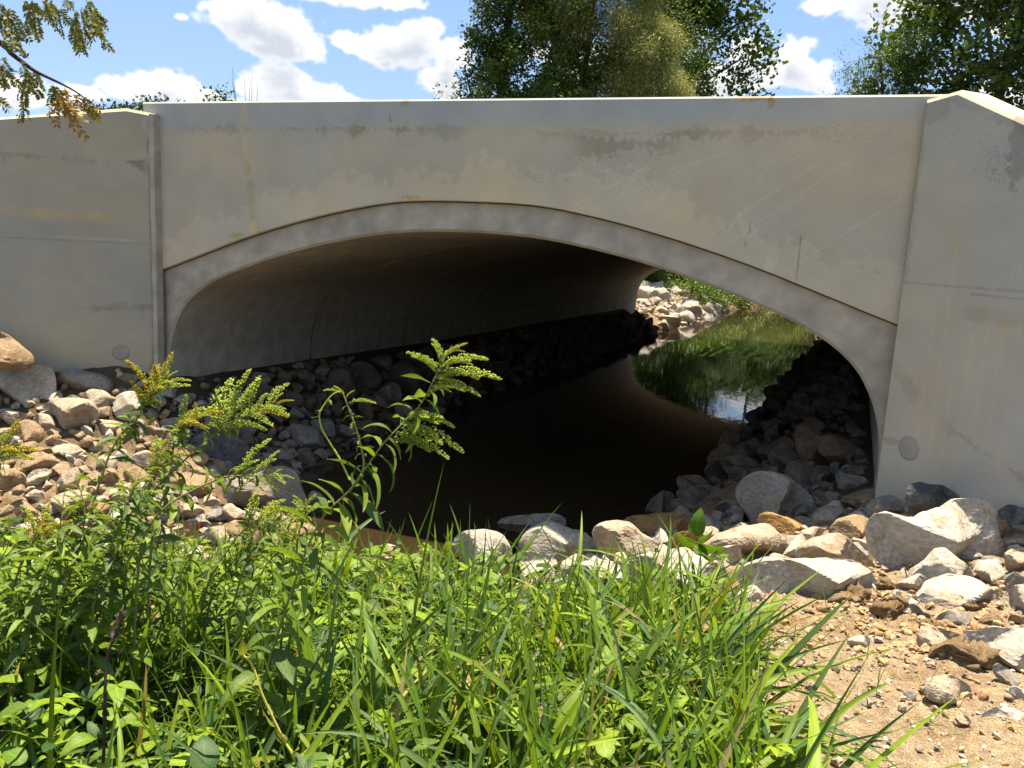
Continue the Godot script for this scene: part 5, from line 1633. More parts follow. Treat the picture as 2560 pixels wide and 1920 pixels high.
	grass_clump("wide grass blades leaning across the middle of the left foreground", Vector3(1.75, 0.77, 4.35), [[-0.25, 0.0, 0.6, 1.5, 0, lime], [0.25, -0.1, 0.62, 1.3, 6, green], [-0.5, 0.2, 0.5, 1.4, 1, dark], [0.5, 0.3, 0.5, 1.3, 3, lime]], g)
	grass_clump("tall grass blade crossing the light leaves below the two-tone boulder", Vector3(1.55, 0.72, 4.1), [[0.2, -0.1, 0.62, 1.3, 0, lime], [-0.1, 0.1, 0.5, 1.2, 6, green], [-0.5, 0.0, 0.45, 1.2, 2, green]], g)
	var s := "grass seedlings on the bare sand"
	grass_clump("grass seedling with four blades beside the long white slab", Vector3(3.11, 0.70, 2.28), [[-0.12, -0.05, 0.2, 1.3, 0, lime], [0.1, 0.05, 0.17, 1.2, 6, green], [0.3, 0.0, 0.16, 1.2, 0, green], [0.5, 0.2, 0.14, 1.1, 1, lime]], s)
	grass_clump("thin grass seedling near the meadow edge on the sand", Vector3(2.98, 0.71, 2.64), [[0.02, 0.0, 0.13, 1.2, 4, green], [0.2, 0.1, 0.07, 1.2, 0, green]], s)
	grass_clump("fine grass seedling beside the lone white stone", Vector3(3.28, 0.73, 2.66), [[0.03, 0.0, 0.13, 0.9, 4, lime], [0.25, 0.0, 0.08, 0.9, 6, green]], s)
	grass_clump("small fan of grass blades on the sand left of the flat cream stone", Vector3(3.31, 0.76, 3.0), [[0.1, 0.0, 0.17, 1.1, 0, green], [-0.2, 0.0, 0.12, 1.1, 0, lime], [0.4, 0.1, 0.13, 1.0, 6, lime], [0.02, 0.02, 0.14, 0.9, 4, green]], s)
	grass_clump("thin reddish grass seedling touching the flat cream stone", Vector3(3.47, 0.76, 2.97), [[0.25, 0.0, 0.19, 0.9, 4, Color(0.12, 0.14, 0.03)], [-0.1, 0.0, 0.15, 0.9, 6, lime], [-0.2, 0.1, 0.1, 0.9, 0, green]], s)
	grass_clump("spreading grass seedling in front of the flat cream stone", Vector3(3.48, 0.77, 3.19), [[0.8, -0.1, 0.15, 1.0, 1, lime], [0.4, 0.0, 0.14, 1.0, 0, green], [-0.5, 0.2, 0.1, 1.0, 3, green], [0.1, 0.3, 0.08, 1.0, 5, lime], [1.2, 0.4, 0.1, 1.0, 2, green]], s)

func build_locust() -> void:
	# a young locust left of the view whose lowest branch hangs into the top left corner
	var base := Vector3(-3.3, land(-3.3, 5.3), 5.3)
	var t := thing("locust_tree", "locust tree branch with yellowing feathery leaves hanging in from the left", "tree", base)
	var b := Buf.new()
	var pts := PackedVector3Array()
	for p in smooth_line([base, base + Vector3(0.1, 1.6, 0), base + Vector3(0.05, 3.2, -0.1), base + Vector3(-0.2, 5.2, -0.1), base + Vector3(-0.1, 7.0, 0.2)], 4):
		pts.append(p - base)
	tube(b, pts, 0.11, 0.03, 8, Color(0.16, 0.13, 0.1))
	part("trunk", b.mesh(), M.bark, t)
	b = Buf.new()
	var raw: Array = [Vector3(-1.39, 3.35, 3.03), Vector3(-1.33, 3.30, 3.02), Vector3(-1.26, 3.25, 3.00), Vector3(-1.20, 3.21, 2.98), Vector3(-1.11, 3.17, 2.95), Vector3(-1.04, 3.14, 2.93), Vector3(-0.96, 3.10, 2.91), Vector3(-0.91, 3.06, 2.89)]
	var full := [base + Vector3(0.05, 3.2, -0.1), Vector3(-2.3, 4.1, 4.2), Vector3(-1.65, 3.62, 3.3)] + raw
	pts = PackedVector3Array()
	for p in smooth_line(full, 4):
		pts.append(p - base)
	tube(b, pts, 0.022, 0.0022, 6, Color(0.1, 0.06, 0.06))
	var hang: Array = [[Vector3(-1.10, 3.14, 2.95), Vector3(-1.10, 3.04, 2.97)], [Vector3(-1.33, 3.18, 2.77), Vector3(-1.20, 3.02, 2.74)], [Vector3(-1.01, 3.08, 3.00), Vector3(-0.87, 2.89, 2.98)], [Vector3(-0.84, 3.06, 3.12), Vector3(-0.85, 2.92, 3.14)], [Vector3(-1.15, 3.15, 2.84), Vector3(-1.09, 2.95, 2.85)], [Vector3(-1.26, 3.14, 2.80), Vector3(-1.21, 3.03, 2.79)], [Vector3(-0.81, 3.07, 3.04), Vector3(-0.80, 3.02, 3.06)], [Vector3(-0.81, 3.06, 3.02), Vector3(-0.73, 2.96, 2.99)], [Vector3(-1.10, 3.08, 2.73), Vector3(-1.05, 3.02, 2.73)], [Vector3(-1.05, 3.04, 2.84), Vector3(-0.97, 3.03, 2.80)], [Vector3(-1.01, 3.17, 3.17), Vector3(-0.98, 3.06, 3.20)], [Vector3(-1.20, 3.17, 3.03), Vector3(-1.21, 3.03, 3.04)], [Vector3(-1.46, 3.10, 2.84), Vector3(-1.45, 2.97, 2.88)], [Vector3(-1.20, 3.17, 3.02), Vector3(-1.18, 3.11, 3.00)], [Vector3(-1.03, 3.21, 3.18), Vector3(-1.00, 3.17, 3.20)], [Vector3(-1.28, 3.23, 2.91), Vector3(-1.27, 3.17, 2.89)], [Vector3(-1.45, 3.32, 2.82), Vector3(-1.50, 3.39, 2.86)], [Vector3(-1.18, 3.27, 3.12), Vector3(-1.23, 3.31, 3.11)], [Vector3(-1.19, 3.24, 3.17), Vector3(-1.12, 3.15, 3.19)], [Vector3(-1.54, 3.24, 2.90), Vector3(-1.50, 3.19, 2.87)], [Vector3(-1.50, 3.21, 2.96), Vector3(-1.44, 3.13, 2.98)], [Vector3(-1.15, 3.20, 3.21), Vector3(-1.16, 3.12, 3.20)], [Vector3(-1.29, 3.04, 3.13), Vector3(-1.23, 3.00, 3.14)], [Vector3(-1.65, 3.63, 2.82), Vector3(-1.64, 3.54, 2.80)], [Vector3(-1.40, 3.54, 2.99), Vector3(-1.31, 3.36, 3.02)], [Vector3(-1.12, 3.48, 3.17), Vector3(-1.09, 3.35, 3.15)], [Vector3(-1.39, 3.52, 2.94), Vector3(-1.27, 3.39, 2.96)], [Vector3(-1.64, 3.55, 2.84), Vector3(-1.65, 3.51, 2.82)], [Vector3(-1.18, 3.56, 3.04), Vector3(-1.10, 3.41, 3.07)], [Vector3(-1.06, 3.54, 3.09), Vector3(-1.04, 3.37, 3.07)], [Vector3(-1.40, 3.61, 2.81), Vector3(-1.32, 3.53, 2.83)], [Vector3(-1.43, 3.61, 2.83), Vector3(-1.41, 3.46, 2.80)], [Vector3(-0.99, 3.54, 3.07), Vector3(-0.93, 3.43, 3.10)], [Vector3(-1.05, 3.55, 2.98), Vector3(-1.07, 3.47, 2.96)], [Vector3(-1.39, 3.65, 2.72), Vector3(-1.30, 3.56, 2.74)], [Vector3(-1.16, 3.56, 2.85), Vector3(-1.16, 3.44, 2.83)], [Vector3(-0.86, 3.53, 3.06), Vector3(-0.80, 3.49, 3.09)], [Vector3(-1.12, 3.56, 2.87), Vector3(-1.10, 3.49, 2.83)], [Vector3(-1.25, 3.61, 2.66), Vector3(-1.21, 3.44, 2.72)], [Vector3(-0.95, 3.49, 2.92), Vector3(-0.96, 3.35, 2.91)], [Vector3(-0.81, 3.42, 3.03), Vector3(-0.75, 3.28, 3.07)], [Vector3(-1.13, 3.60, 2.73), Vector3(-1.09, 3.48, 2.69)], [Vector3(-1.15, 3.50, 2.70), Vector3(-1.07, 3.41, 2.73)], [Vector3(-0.82, 3.39, 3.00), Vector3(-0.83, 3.31, 2.97)], [Vector3(-0.86, 3.57, 2.93), Vector3(-0.76, 3.40, 2.97)], [Vector3(-1.16, 3.67, 2.64), Vector3(-1.10, 3.54, 2.60)], [Vector3(-1.00, 3.52, 2.76), Vector3(-0.94, 3.44, 2.78)], [Vector3(-0.68, 3.39, 3.01), Vector3(-0.65, 3.31, 2.97)], [Vector3(-0.92, 3.54, 2.83), Vector3(-0.83, 3.47, 2.85)], [Vector3(-1.16, 3.58, 2.63), Vector3(-1.14, 3.49, 2.59)]]
	for k in 3:
		var top := [Vector3(-1.5, 3.72, 2.8), Vector3(-1.2, 3.66, 2.9), Vector3(-0.85, 3.6, 2.9)]
		pts = PackedVector3Array()
		for p in smooth_line([Vector3(-2.3, 4.1, 4.2), Vector3(-1.8, 4.0, 3.4), top[k]], 4):
			pts.append(p - base)
		tube(b, pts, 0.009, 0.0012, 5, Color(0.1, 0.06, 0.06))
	part("branch", b.mesh(), M.bark, t)
	rng.seed = 17
	var forms: Array[ArrayMesh] = []
	for q in 4:
		var lb := Buf.new()
		var axis := PackedVector3Array()
		for k in 6:
			axis.append(Vector3(0.04 * sin(k * 1.3 + q), k / 5.0, -0.06 * sin(k * 0.6)))
		tube(lb, axis, 0.008, 0.004, 4, Color(0.16, 0.13, 0.03))
		var pairs: int = [11, 8, 13, 10][q]
		for k in pairs:
			var f := 0.1 + 0.9 * k / (pairs - 1)
			var i := mini(int(f * 5.0), 4)
			var p := axis[i].lerp(axis[i + 1], f * 5.0 - i)
			for sgn in [-1.0, 1.0]:
				if rng.randf() < 0.06: continue
				var c := Color(0.14, 0.165, 0.025).lerp(Color(0.42, 0.28, 0.03), rng.randf() * rng.randf())
				if q == 1: c = Color(0.45, 0.28, 0.025).lerp(Color(0.33, 0.17, 0.04), rng.randf())
				if q == 3: c = Color(0.09, 0.13, 0.03).lerp(Color(0.18, 0.2, 0.035), rng.randf())
				var y := Vector3(sgn, 0.55, rng.randf_range(-0.5, 0.5)).normalized()
				leaf(lb, 1, 0.5, 0.4, 0.15, 4, c, Transform3D(frame_to(y, Vector3(0, 0.2, 1).rotated(Vector3.UP, rng.randf_range(-0.8, 0.8))).scaled(Vector3.ONE * rng.randf_range(0.17, 0.24)), p))
		forms.append(lb.mesh())
	for k in hang.size():
		var a: Vector3 = hang[k][0]
		var e: Vector3 = hang[k][1]
		var fr := frame_to(e - a, Vector3(0.37, 0.16, 0.91).rotated(Vector3.UP, rng.randf_range(-0.8, 0.8)))
		var yellow: bool = k < 10 and k != 5 or k == 16 or k == 33
		var kind: int = (1 if rng.randf() < 0.45 else 0) if yellow else [0, 2, 3][rng.randi_range(0, 2)]
		var long := maxf((e - a).length(), 0.1)
		for q in 2:
			var fq := fr * Basis(Vector3.UP, q * 1.3 + rng.randf_range(-0.3, 0.3))
			if q == 1:
				fq = Basis(fr.z.rotated(Vector3.UP, 0.5).normalized(), 0.28 * (1.0 if k % 2 else -1.0)) * fq
			part("leaf", forms[kind], M.leaf, t, Transform3D(fq.scaled_local(Vector3(0.145, long * [1.15, 0.9][q], 0.145)), a - base + Vector3(0, 0.0, 0.0)))
	var xf: Array[Transform3D] = []
	var cols := PackedColorArray()
	for k in 260:
		var d := Vector3(rng.randf_range(-1, 1), rng.randf_range(-1, 1), rng.randf_range(-1, 1))
		if d.length() > 1.0: continue
		xf.append(Transform3D(frame_to(Vector3(rng.randf_range(-1, 1), -0.8, rng.randf_range(-1, 1))).scaled_local(Vector3.ONE * 0.22), Vector3(-0.5, 5.9, 0.6) + d * Vector3(1.5, 1.1, 1.5)))
		cols.append(Color.WHITE)
	many("crown", forms[0], M.leaf, xf, cols, t)

# ---------------------------------------------------------------- trees
func leaf_cluster(n: int, size: float, wide: float, spread: float, shape: int, sd: int, hang := 0.0) -> ArrayMesh:
	var b := Buf.new()
	var r := RandomNumberGenerator.new()
	r.seed = sd
	for k in n:
		var p := Vector3(r.randf_range(-1, 1), r.randf_range(-1, 1), r.randf_range(-1, 1))
		if p.length() > 1.0:
			p = p.normalized() * r.randf()
		var y := (p + Vector3(r.randf_range(-0.7, 0.7), r.randf_range(-0.5, 0.4) - hang, r.randf_range(-0.7, 0.7))).normalized()
		var t := 1.0 + r.randf_range(-0.25, 0.25)
		leaf(b, shape, wide, 0.7, 0.2, 2, Color(t, t, t * 0.95), Transform3D(frame_to(y, Vector3(r.randf_range(-1, 1), 1.2, r.randf_range(-1, 1))).scaled(Vector3.ONE * size * r.randf_range(0.7, 1.25)), p * spread))
	return b.mesh()

func tree(called: String, label: String, base: Vector3, trunk: Array, tr: float, limbs: Array, balls: Array, mesh: ArrayMesh, n: int, c0: Color, c1: Color, bark: Color, gap: float, sd: int, category := "tree", group := "", hang := 0.0) -> void:
	rng.seed = sd
	var t := thing(called, label, category, base, group)
	if trunk.size() > 1:
		var b := Buf.new()
		tube(b, smooth_line(trunk, 4), tr, tr * 0.35, 8, bark)
		part("trunk", b.mesh(), M.bark, t)
	for l in limbs:
		var b := Buf.new()
		tube(b, smooth_line(l, 4), tr * 0.42, tr * 0.08, 6, bark)
		part("limb", b.mesh(), M.bark, t)
	var n3 := FastNoiseLite.new()
	n3.seed = sd
	n3.frequency = 1.0
	n3.fractal_octaves = 2
	var total := 0.0
	for q in balls:
		total += q[3] * q[4] * q[5]
	var xf: Array[Transform3D] = []
	var cols := PackedColorArray()
	for q in balls:
		var m := int(n * q[3] * q[4] * q[5] / total)
		# leaf clumps sit on the ends of the boughs
		var boughs := []
		for k in maxi(8, int(11.0 * q[3] * q[4])):
			var d := Vector3(rng.randf_range(-1, 1), rng.randf_range(-0.9, 1), rng.randf_range(-1, 1)).normalized() * pow(rng.randf(), 0.4)
			d *= 1.0 + 0.45 * n3.get_noise_3dv(d * 2.2 + Vector3(q[0], q[1], q[2]))
			boughs.append([Vector3(q[0], q[1], q[2]) + d * Vector3(q[3], q[4], q[5]), rng.randf_range(0.3, 0.85), rng.randf_range(-0.3, 0.3)])
		for k in m:
			var bo: Array = boughs[rng.randi_range(0, boughs.size() - 1)]
			var p: Vector3 = bo[0] + Vector3(rng.randfn(), rng.randfn() * 0.62 - 0.1, rng.randfn()) * bo[1] * 0.55
			var g := n3.get_noise_3dv(p * 0.75) + 0.5 * n3.get_noise_3dv(p * 2.0)
			if g < gap: continue
			var bs := Basis.from_euler(Vector3(rng.randf_range(-0.4, 0.4), rng.randf() * TAU, rng.randf_range(-0.4, 0.4))).scaled(Vector3.ONE * rng.randf_range(0.75, 1.2))
			xf.append(Transform3D(bs, p))
			cols.append(vary(c0.lerp(c1, clampf(0.5 + bo[2] + 0.7 * n3.get_noise_3dv(p * 0.4 + Vector3(9, 9, 9)) + rng.randf_range(-0.25, 0.25), 0.0, 1.0)), 0.14))
	many("crown", mesh, M.crown, xf, cols, t)

func build_trees() -> void:
	var dense := leaf_cluster(34, 0.16, 0.66, 0.46, 1, 1)
	var willow := leaf_cluster(80, 0.15, 0.16, 0.5, 0, 2, 0.4)
	var plane_leaf := leaf_cluster(20, 0.26, 0.95, 0.55, 1, 3)
	var feather := leaf_cluster(30, 0.1, 0.5, 0.45, 1, 4)
	var bush := leaf_cluster(24, 0.11, 0.55, 0.36, 1, 5)
	var far := "trees beyond the bridge"
	# vine-hung dark tree, left of the middle group
	tree("vine_covered_tree", "dark dense vine-covered tree, left part of the group behind the bridge", Vector3(-12.4, 0.9, -29.0), [Vector3.ZERO, Vector3(0.2, 4, 0), Vector3(-0.2, 9, 0), Vector3(0.3, 14, 0)], 0.32,
		[[Vector3(0, 5, 0), Vector3(-1, 7, 0.5), Vector3(-1.6, 9, 0.8)], [Vector3(0, 6, 0), Vector3(1.8, 8.5, 0.4), Vector3(2.4, 10.5, 0.4)]],
		[[-0.3, 7.6, 0, 1.9, 2.6, 1.9], [1.6, 6.6, 0.8, 2.2, 3.0, 2.0], [-0.9, 4.4, 0.2, 1.3, 3.0, 1.5], [0.6, 10.8, 0, 2.2, 2.2, 2.0], [2.9, 9.6, 0, 1.9, 2.6, 1.8], [3.4, 5.0, 0.4, 2.0, 3.2, 1.8], [-0.4, 9.6, 0.3, 1.4, 1.2, 1.2], [1.2, 13.5, 0, 2.6, 2.4, 2.4], [0.8, 2.2, 0.5, 2.2, 2.0, 1.8]],
		dense, 5200, Color(0.075, 0.131, 0.033), Color(0.188, 0.269, 0.053), Color(0.12, 0.1, 0.08), -0.1, 301, "tree", far)
	tree("willow_tree", "pale olive fine-leaved willow in the middle of the group behind the bridge", Vector3(-8.4, 0.8, -30.5), [Vector3.ZERO, Vector3(-0.2, 4, 0), Vector3(-0.5, 8, 0.2), Vector3(-0.7, 10, 0.3), Vector3(-0.4, 14, 0.2)], 0.24,
		[[Vector3(-0.5, 7.6, 0.2), Vector3(0.2, 9.2, 0.9), Vector3(0.9, 10.6, 1.0)], [Vector3(-0.6, 8.6, 0.2), Vector3(-1.0, 10.2, 0.8), Vector3(-1.0, 12.2, 0.8)], [Vector3(-0.4, 7, 0.2), Vector3(1.2, 8.0, 0.8), Vector3(2.0, 9.0, 0.9)]],
		[[1.6, 10.2, 0.6, 1.6, 1.9, 1.5], [1.3, 12.2, 0.4, 1.3, 1.5, 1.3], [2.5, 8.6, 0.5, 1.4, 1.5, 1.3], [-0.9, 12.3, 0.8, 1.6, 1.6, 1.2], [1.2, 8.2, 0.6, 1.5, 1.2, 1.2], [0.8, 14.2, 0.2, 2.2, 1.6, 1.8], [-1.6, 11.2, 0.8, 0.9, 1.3, 0.8]],
		willow, 3000, Color(0.338, 0.375, 0.125), Color(0.450, 0.481, 0.188), Color(0.17, 0.12, 0.085), -0.25, 302, "tree", far, 0.4)
	tree("understory_tree", "dark leafy tree filling the space behind the willow", Vector3(-8.5, 0.9, -35.0), [Vector3.ZERO, Vector3(0.3, 5, 0), Vector3(0, 11, 0)], 0.3, [],
		[[0, 6.5, 0, 3.6, 3.6, 2.0], [2.6, 6.0, 0.5, 2.6, 3.4, 2.0], [-2.0, 9.5, 0, 2.8, 2.6, 2.0], [1.5, 10.5, 0, 2.6, 2.6, 2.0], [4.2, 5.4, 0.5, 2.0, 3.2, 1.8], [0, 2.6, 0.5, 4.5, 2.2, 1.8]],
		dense, 4200, Color(0.056, 0.106, 0.027), Color(0.106, 0.169, 0.035), Color(0.12, 0.1, 0.08), -0.16, 303, "tree", far)
	tree("sycamore_tree", "airy big-leaved sycamore, right part of the group with sky showing through", Vector3(-8.2, 1.0, -41.0), [Vector3.ZERO, Vector3(0.2, 6, 0), Vector3(0.0, 12, 0), Vector3(0.4, 18, 0)], 0.36,
		[[Vector3(0.1, 8, 0), Vector3(2.2, 10.5, 0.5), Vector3(4.6, 12.0, 0.6)], [Vector3(0.1, 9.5, 0), Vector3(2.5, 12.5, 0.4), Vector3(5.0, 14.4, 0.4)], [Vector3(0.1, 7.5, 0), Vector3(2.6, 8.6, 0.4), Vector3(4.4, 9.2, 0.5)], [Vector3(0, 11, 0), Vector3(1.2, 14, 0), Vector3(2.4, 17, 0)]],
		[[0.6, 13.2, 0.2, 2.3, 2.5, 1.8], [2.6, 14.2, 0.4, 1.9, 1.5, 1.4], [4.4, 13.4, 0.5, 1.5, 1.1, 1.2], [3.0, 11.4, 0.5, 1.6, 1.1, 1.2], [4.7, 11.2, 0.5, 1.3, 1.0, 1.0], [1.2, 10.2, 0.3, 1.8, 1.6, 1.4], [3.2, 9.4, 0.4, 1.4, 0.9, 1.0], [5.0, 9.4, 0.4, 1.0, 0.8, 0.8], [1.2, 16.6, 0, 2.8, 2.2, 2.2], [4.0, 16.2, 0, 2.2, 1.2, 1.8], [-0.8, 15.8, 0, 2.4, 2.4, 2.2], [1.6, 7.6, 0.2, 1.6, 1.2, 1.2]],
		plane_leaf, 1900, Color(0.088, 0.156, 0.027), Color(0.175, 0.269, 0.044), Color(0.24, 0.21, 0.17), 0.02, 304, "tree", far)
	# right-hand trees
	tree("right_tree", "tall leafy tree with pale limbs at the upper right behind the bridge", Vector3(7.5, 1.2, -38.0), [Vector3.ZERO, Vector3(0.2, 6, 0), Vector3(0.8, 11, 0), Vector3(1.2, 16, 0.2)], 0.34,
		[[Vector3(0.1, 7.5, 0), Vector3(-1.6, 10, 0.8), Vector3(-3.2, 11.6, 1.2)], [Vector3(0.2, 7, 0), Vector3(-1.2, 8.4, 1.0), Vector3(-3.4, 9.4, 1.4)], [Vector3(0.5, 9, 0), Vector3(-0.4, 12, 0.8), Vector3(-1.0, 14.4, 1.0)]],
		[[-3.4, 11.2, 0.4, 1.6, 1.6, 1.4], [-1.6, 13.2, 0.6, 1.9, 1.8, 1.6], [-2.2, 9.4, 0.6, 2.0, 1.5, 1.5], [0.4, 14.6, 0.4, 2.2, 2.4, 1.8], [-4.6, 9.0, 0.4, 1.1, 1.2, 1.0], [0.4, 10.6, 0.8, 1.9, 2.0, 1.6], [2.4, 12.6, 0.2, 2.2, 2.4, 1.8], [-0.8, 16.4, 0, 2.4, 2.0, 2.0], [-3.4, 7.2, 0.4, 2.0, 1.4, 1.4], [0.2, 7.4, 0.6, 2.2, 2.0, 1.6]],
		plane_leaf, 2500, Color(0.112, 0.181, 0.037), Color(0.206, 0.294, 0.069), Color(0.3, 0.27, 0.22), 0.0, 305, "tree", far)
	tree("ivy_covered_tree", "dark ivy-covered trunk at the right edge behind the wing wall", Vector3(10.4, 1.2, -35.0), [Vector3.ZERO, Vector3(0.1, 5, 0), Vector3(0.0, 10, 0), Vector3(0.4, 17, 0)], 0.34, [],
		[[-0.4, 7.6, 0.2, 1.4, 2.4, 1.2], [0.8, 9.0, 0, 1.2, 3.0, 1.0], [-1.4, 6.0, 0.4, 1.8, 2.0, 1.4], [0.3, 4.0, 0.4, 2.4, 2.4, 1.8], [2.2, 7.0, 0, 2.0, 2.6, 1.6]],
		dense, 2600, Color(0.027, 0.056, 0.018), Color(0.050, 0.088, 0.022), Color(0.12, 0.1, 0.08), -0.35, 306, "tree", far)
	tree("young_locust", "small feathery locust with thin leaning stems at the left of the right-hand trees", Vector3(3.2, 1.2, -36.0), [Vector3.ZERO, Vector3(0.2, 5, 0), Vector3(0.1, 8, 0), Vector3(-0.4, 11, 0.1)], 0.13,
		[[Vector3(0.2, 6.4, 0), Vector3(0.9, 8.4, 0), Vector3(1.0, 10.6, 0)], [Vector3(0.2, 5.6, 0), Vector3(-0.9, 8.0, 0.2), Vector3(-1.2, 10.4, 0.2)]],
		[[-0.9, 10.3, 0.1, 0.9, 0.8, 0.7], [0.2, 9.2, 0, 0.8, 0.9, 0.7], [1.0, 10.6, 0, 1.0, 1.1, 0.8], [-1.7, 8.3, 0.2, 1.1, 0.45, 0.7], [-0.4, 8.1, 0.2, 0.9, 0.5, 0.6], [1.3, 8.6, 0, 0.7, 0.9, 0.6], [-0.6, 9.4, 0, 0.7, 0.5, 0.6]],
		feather, 1100, Color(0.094, 0.169, 0.044), Color(0.175, 0.275, 0.069), Color(0.1, 0.085, 0.07), -0.05, 307, "tree", far)
	# low growth above the parapet on the left
	for k in 5:
		var x: float = [-31.5, -29.6, -28.2, -27.0, -33.6][k]
		tree("distant_bush", ["low dark bush peeping over the left wing wall under the hanging leaves", "dark bushy tree top over the left wing wall, tallest there", "dark tree top against the end of the headwall", "round dark tree top hidden behind the headwall end", "dark tree top behind the far left of the wing wall"][k], Vector3(x, 0.9, -24.0), [Vector3.ZERO, Vector3(0, 3, 0), Vector3(0.2, 6, 0)], 0.16, [],
			[[0, 5.6, 0, 1.6, [1.3, 1.75, 1.8, 1.1, 1.0][k], 1.2], [0.8, 4.4, 0.3, 1.4, 2.2, 1.2], [-0.8, 4.2, 0.3, 1.4, 2.1, 1.2]], dense, 900, Color(0.037, 0.075, 0.025), Color(0.062, 0.112, 0.037), Color(0.12, 0.1, 0.08), -0.35, 320 + k, "tree", "tree tops over the left wing wall")
	tree("tree_sprig", "small leafy tree tip showing above the left end of the headwall", Vector3(-24.4, 0.9, -24.0), [Vector3.ZERO, Vector3(0.1, 4, 0), Vector3(0, 7.6, 0)], 0.08, [], [[0, 7.5, 0, 0.5, 0.45, 0.4], [0.4, 7.1, 0, 0.4, 0.5, 0.4], [0, 6.2, 0, 0.9, 0.9, 0.7]], dense, 70, Color(0.075, 0.138, 0.037), Color(0.100, 0.163, 0.037), Color(0.12, 0.1, 0.08), -0.6, 330)
	var bare := thing("bare_sapling", "bare thin twigs sticking up above the headwall near its left end", "tree", Vector3(-22.8, 0.9, -24.0))
	rng.seed = 66
	for k in 7:
		var b := Buf.new()
		var tx := rng.randf_range(-0.9, 0.9)
		tube(b, smooth_line([Vector3(0, 0, 0), Vector3(tx * 0.4, 4.5, 0), Vector3(tx * 0.8, 7.0, 0), Vector3(tx, rng.randf_range(7.9, 8.7), 0.1)], 4), 0.02, 0.006, 4, Color(0.12, 0.09, 0.09))
		part("twig", b.mesh(), M.bark, bare)
	for k in 6:  # thicket out of direct view, placed to darken the creek reflection
		var x: float = [-13.5, -10.5, -7.6, -5.2, -3.0, -15.5][k]
		var z: float = [-44.0, -46.5, -48.0, -47.0, -49.5, -38.0][k]
		tree("unseen_thicket_tree", ["unseen thicket tree behind the vine-covered tree", "unseen thicket tree behind the willow, darkening the creek reflection", "unseen thicket tree under the sycamore, darkening the creek reflection", "unseen thicket tree right of the sycamore trunk, darkening the creek reflection", "rightmost unseen thicket tree darkening the creek reflection", "unseen thicket tree left of the vine-covered tree"][k], Vector3(x, 1.0, z), [Vector3.ZERO, Vector3(0.2, 4, 0), Vector3(0, 7.5, 0)], 0.2, [],
			[[0, 6.0 if k != 3 and k != 4 else 3.2, 0, 2.2, 2.6, 1.6], [1.2, 3.6 if k != 3 and k != 4 else 2.4, 0.4, 2.0, 2.6, 1.5], [-1.2, 3.4, 0.4, 2.0, 2.6, 1.5]], dense, 2200, Color(0.062, 0.112, 0.030), Color(0.112, 0.188, 0.037), Color(0.12, 0.1, 0.08), -0.4, 340 + k, "tree", "unseen thicket trees up the creek")
	# far bank, seen through the arch and mirrored in the water
	var spots := [[-7.2, -27.5, 1.9, 2.3, 0], [-6.0, -30.5, 1.6, 1.7, 0], [-7.6, -33.5, 2.4, 3.2, 0], [-5.0, -34.5, 1.7, 1.5, 1], [-3.6, -37.0, 1.5, 1.2, 1], [-5.6, -38.5, 2.4, 2.8, 0], [-2.9, -31.8, 1.1, 1.0, 1], [-3.6, -30.0, 1.1, 1.1, 1], [-2.2, -36.0, 1.3, 1.2, 1], [-2.2, -40.0, 1.8, 1.6, 1], [-3.6, -43.0, 2.6, 3.4, 0], [-0.4, -42.5, 1.6, 1.5, 1], [0.6, -46.5, 2.8, 4.2, 0], [4.4, -38.0, 2.0, 2.2, 1], [7.8, -32.0, 2.2, 2.6, 1], [5.6, -45.5, 2.8, 4.6, 0], [9.5, -27.0, 2.0, 2.4, 1], [-9.8, -25.5, 2.2, 3.0, 0], [-11.0, -36.0, 3.0, 4.0, 0], [-1.2, -49.0, 3.0, 5.5, 0], [3.6, -52.0, 3.2, 6.5, 0]]
	var says := ["first shaded bush on the far bank past the left leg of the arch", "second shaded bush on the far bank above the pale rocks", "tall dark bush high on the far bank", "sunlit green shrub above the far rock pile", "bright shrub at the far tip of the rock pile", "dark bush behind the sunlit far shrubs", "small bright shrub behind the far tip stone", "small bright shrub above the leaning white slab", "leafy shrub at the water beyond the far tip stone", "bright shrub hanging over the far bend of the creek", "tall dark shrub behind the bend of the creek", "low sunlit shrub closing the view up the creek", "large bush at the head of the creek", "sunlit shrub on the far right bank", "round shrub on the right bank past the tunnel", "large dark shrub beyond the right bank", "shrub beside the right far wing wall", "bush beside the left far wing wall", "large bush below the vine-covered tree", "tall thicket tree at the end of the creek, left", "tall thicket tree at the end of the creek, right"]
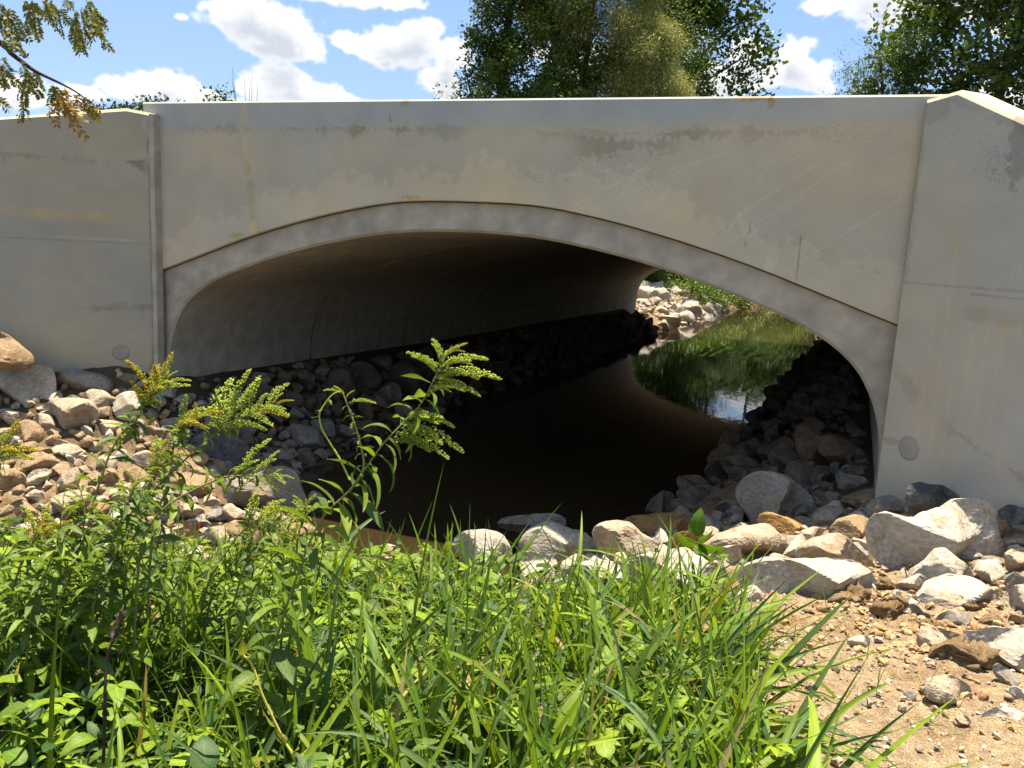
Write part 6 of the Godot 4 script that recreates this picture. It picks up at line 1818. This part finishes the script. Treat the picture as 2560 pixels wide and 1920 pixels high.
	for k in spots.size():
		var s: Array = spots[k]
		var y := land(s[0], s[1])
		var r: float = s[2]
		var h: float = s[3]
		var sun: bool = s[4] == 1  # sunlight put into the colour: lighter leaves where sunlit, darker where shaded
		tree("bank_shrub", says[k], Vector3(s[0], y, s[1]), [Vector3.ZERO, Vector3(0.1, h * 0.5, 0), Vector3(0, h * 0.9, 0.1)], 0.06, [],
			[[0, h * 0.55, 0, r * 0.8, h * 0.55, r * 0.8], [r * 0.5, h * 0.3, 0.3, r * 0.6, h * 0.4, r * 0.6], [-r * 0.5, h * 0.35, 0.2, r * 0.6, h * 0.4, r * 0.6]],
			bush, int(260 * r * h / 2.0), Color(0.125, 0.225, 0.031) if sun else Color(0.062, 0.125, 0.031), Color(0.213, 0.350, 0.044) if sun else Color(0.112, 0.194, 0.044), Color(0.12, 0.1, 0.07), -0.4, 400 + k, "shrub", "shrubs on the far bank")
	# woods that close the horizon
	for k in 26:
		var a := -2.2 + k * 0.17
		var rr := 62.0 + 9.0 * sin(k * 2.1)
		var p := Vector3(sin(a) * rr, 1.0, -cos(a) * rr)
		tree("woodland_tree", "distant woodland tree on the skyline behind the bridge", p, [Vector3.ZERO, Vector3(0, 4, 0)], 0.2, [], [[0, 5.0, 0, 3.6, 3.4, 3.0], [1.8, 3.0, 0, 3.0, 2.6, 2.6]], dense, 420, Color(0.035, 0.065, 0.022), Color(0.05, 0.085, 0.028), Color(0.12, 0.1, 0.08), -0.5, 500 + k, "tree", "woodland on the skyline")

func _ready() -> void:
	# camera
	var cam := Camera3D.new()
	cam.name = "camera"
	cam.fov = 50.0
	cam.near = 0.05
	cam.far = 1500.0
	cam.transform = Transform3D(SIGHT, Vector3(3.07, 2.39, 6.31))
	add_child(cam)
	cam.current = true
	# sky, exposure
	soft.seed = 12
	soft.frequency = 1.0
	soft.fractal_octaves = 3
	soft.noise_type = FastNoiseLite.TYPE_SIMPLEX_SMOOTH
	fine.seed = 31
	fine.frequency = 1.0
	fine.fractal_octaves = 2
	var env := Environment.new()
	env.background_mode = Environment.BG_SKY
	env.sky = make_sky()
	env.tonemap_mode = Environment.TONE_MAPPER_LINEAR
	env.tonemap_exposure = 3.3
	env.sdfgi_enabled = true
	env.ssao_enabled = true
	env.ssil_enabled = true
	var we := WorldEnvironment.new()
	we.name = "world_environment"
	we.environment = env
	add_child(we)
	# sun: high, a little behind the headwall and to the left
	var sun := DirectionalLight3D.new()
	sun.name = "sun"
	sun.light_color = Color(1.0, 0.94, 0.84)
	sun.light_energy = 1.4
	sun.light_angular_distance = 0.53
	sun.shadow_enabled = true
	add_child(sun)
	sun.look_at_from_position(Vector3(0.0, 1.0, -0.17) * 50.0, Vector3.ZERO, Vector3(0, 0, 1))
	make_materials()
	build_ground()
	build_bridge()
	make_plant_shapes()
	build_trees()
	build_rocks()
	build_goldenrods()
	build_meadow()
	build_locust()
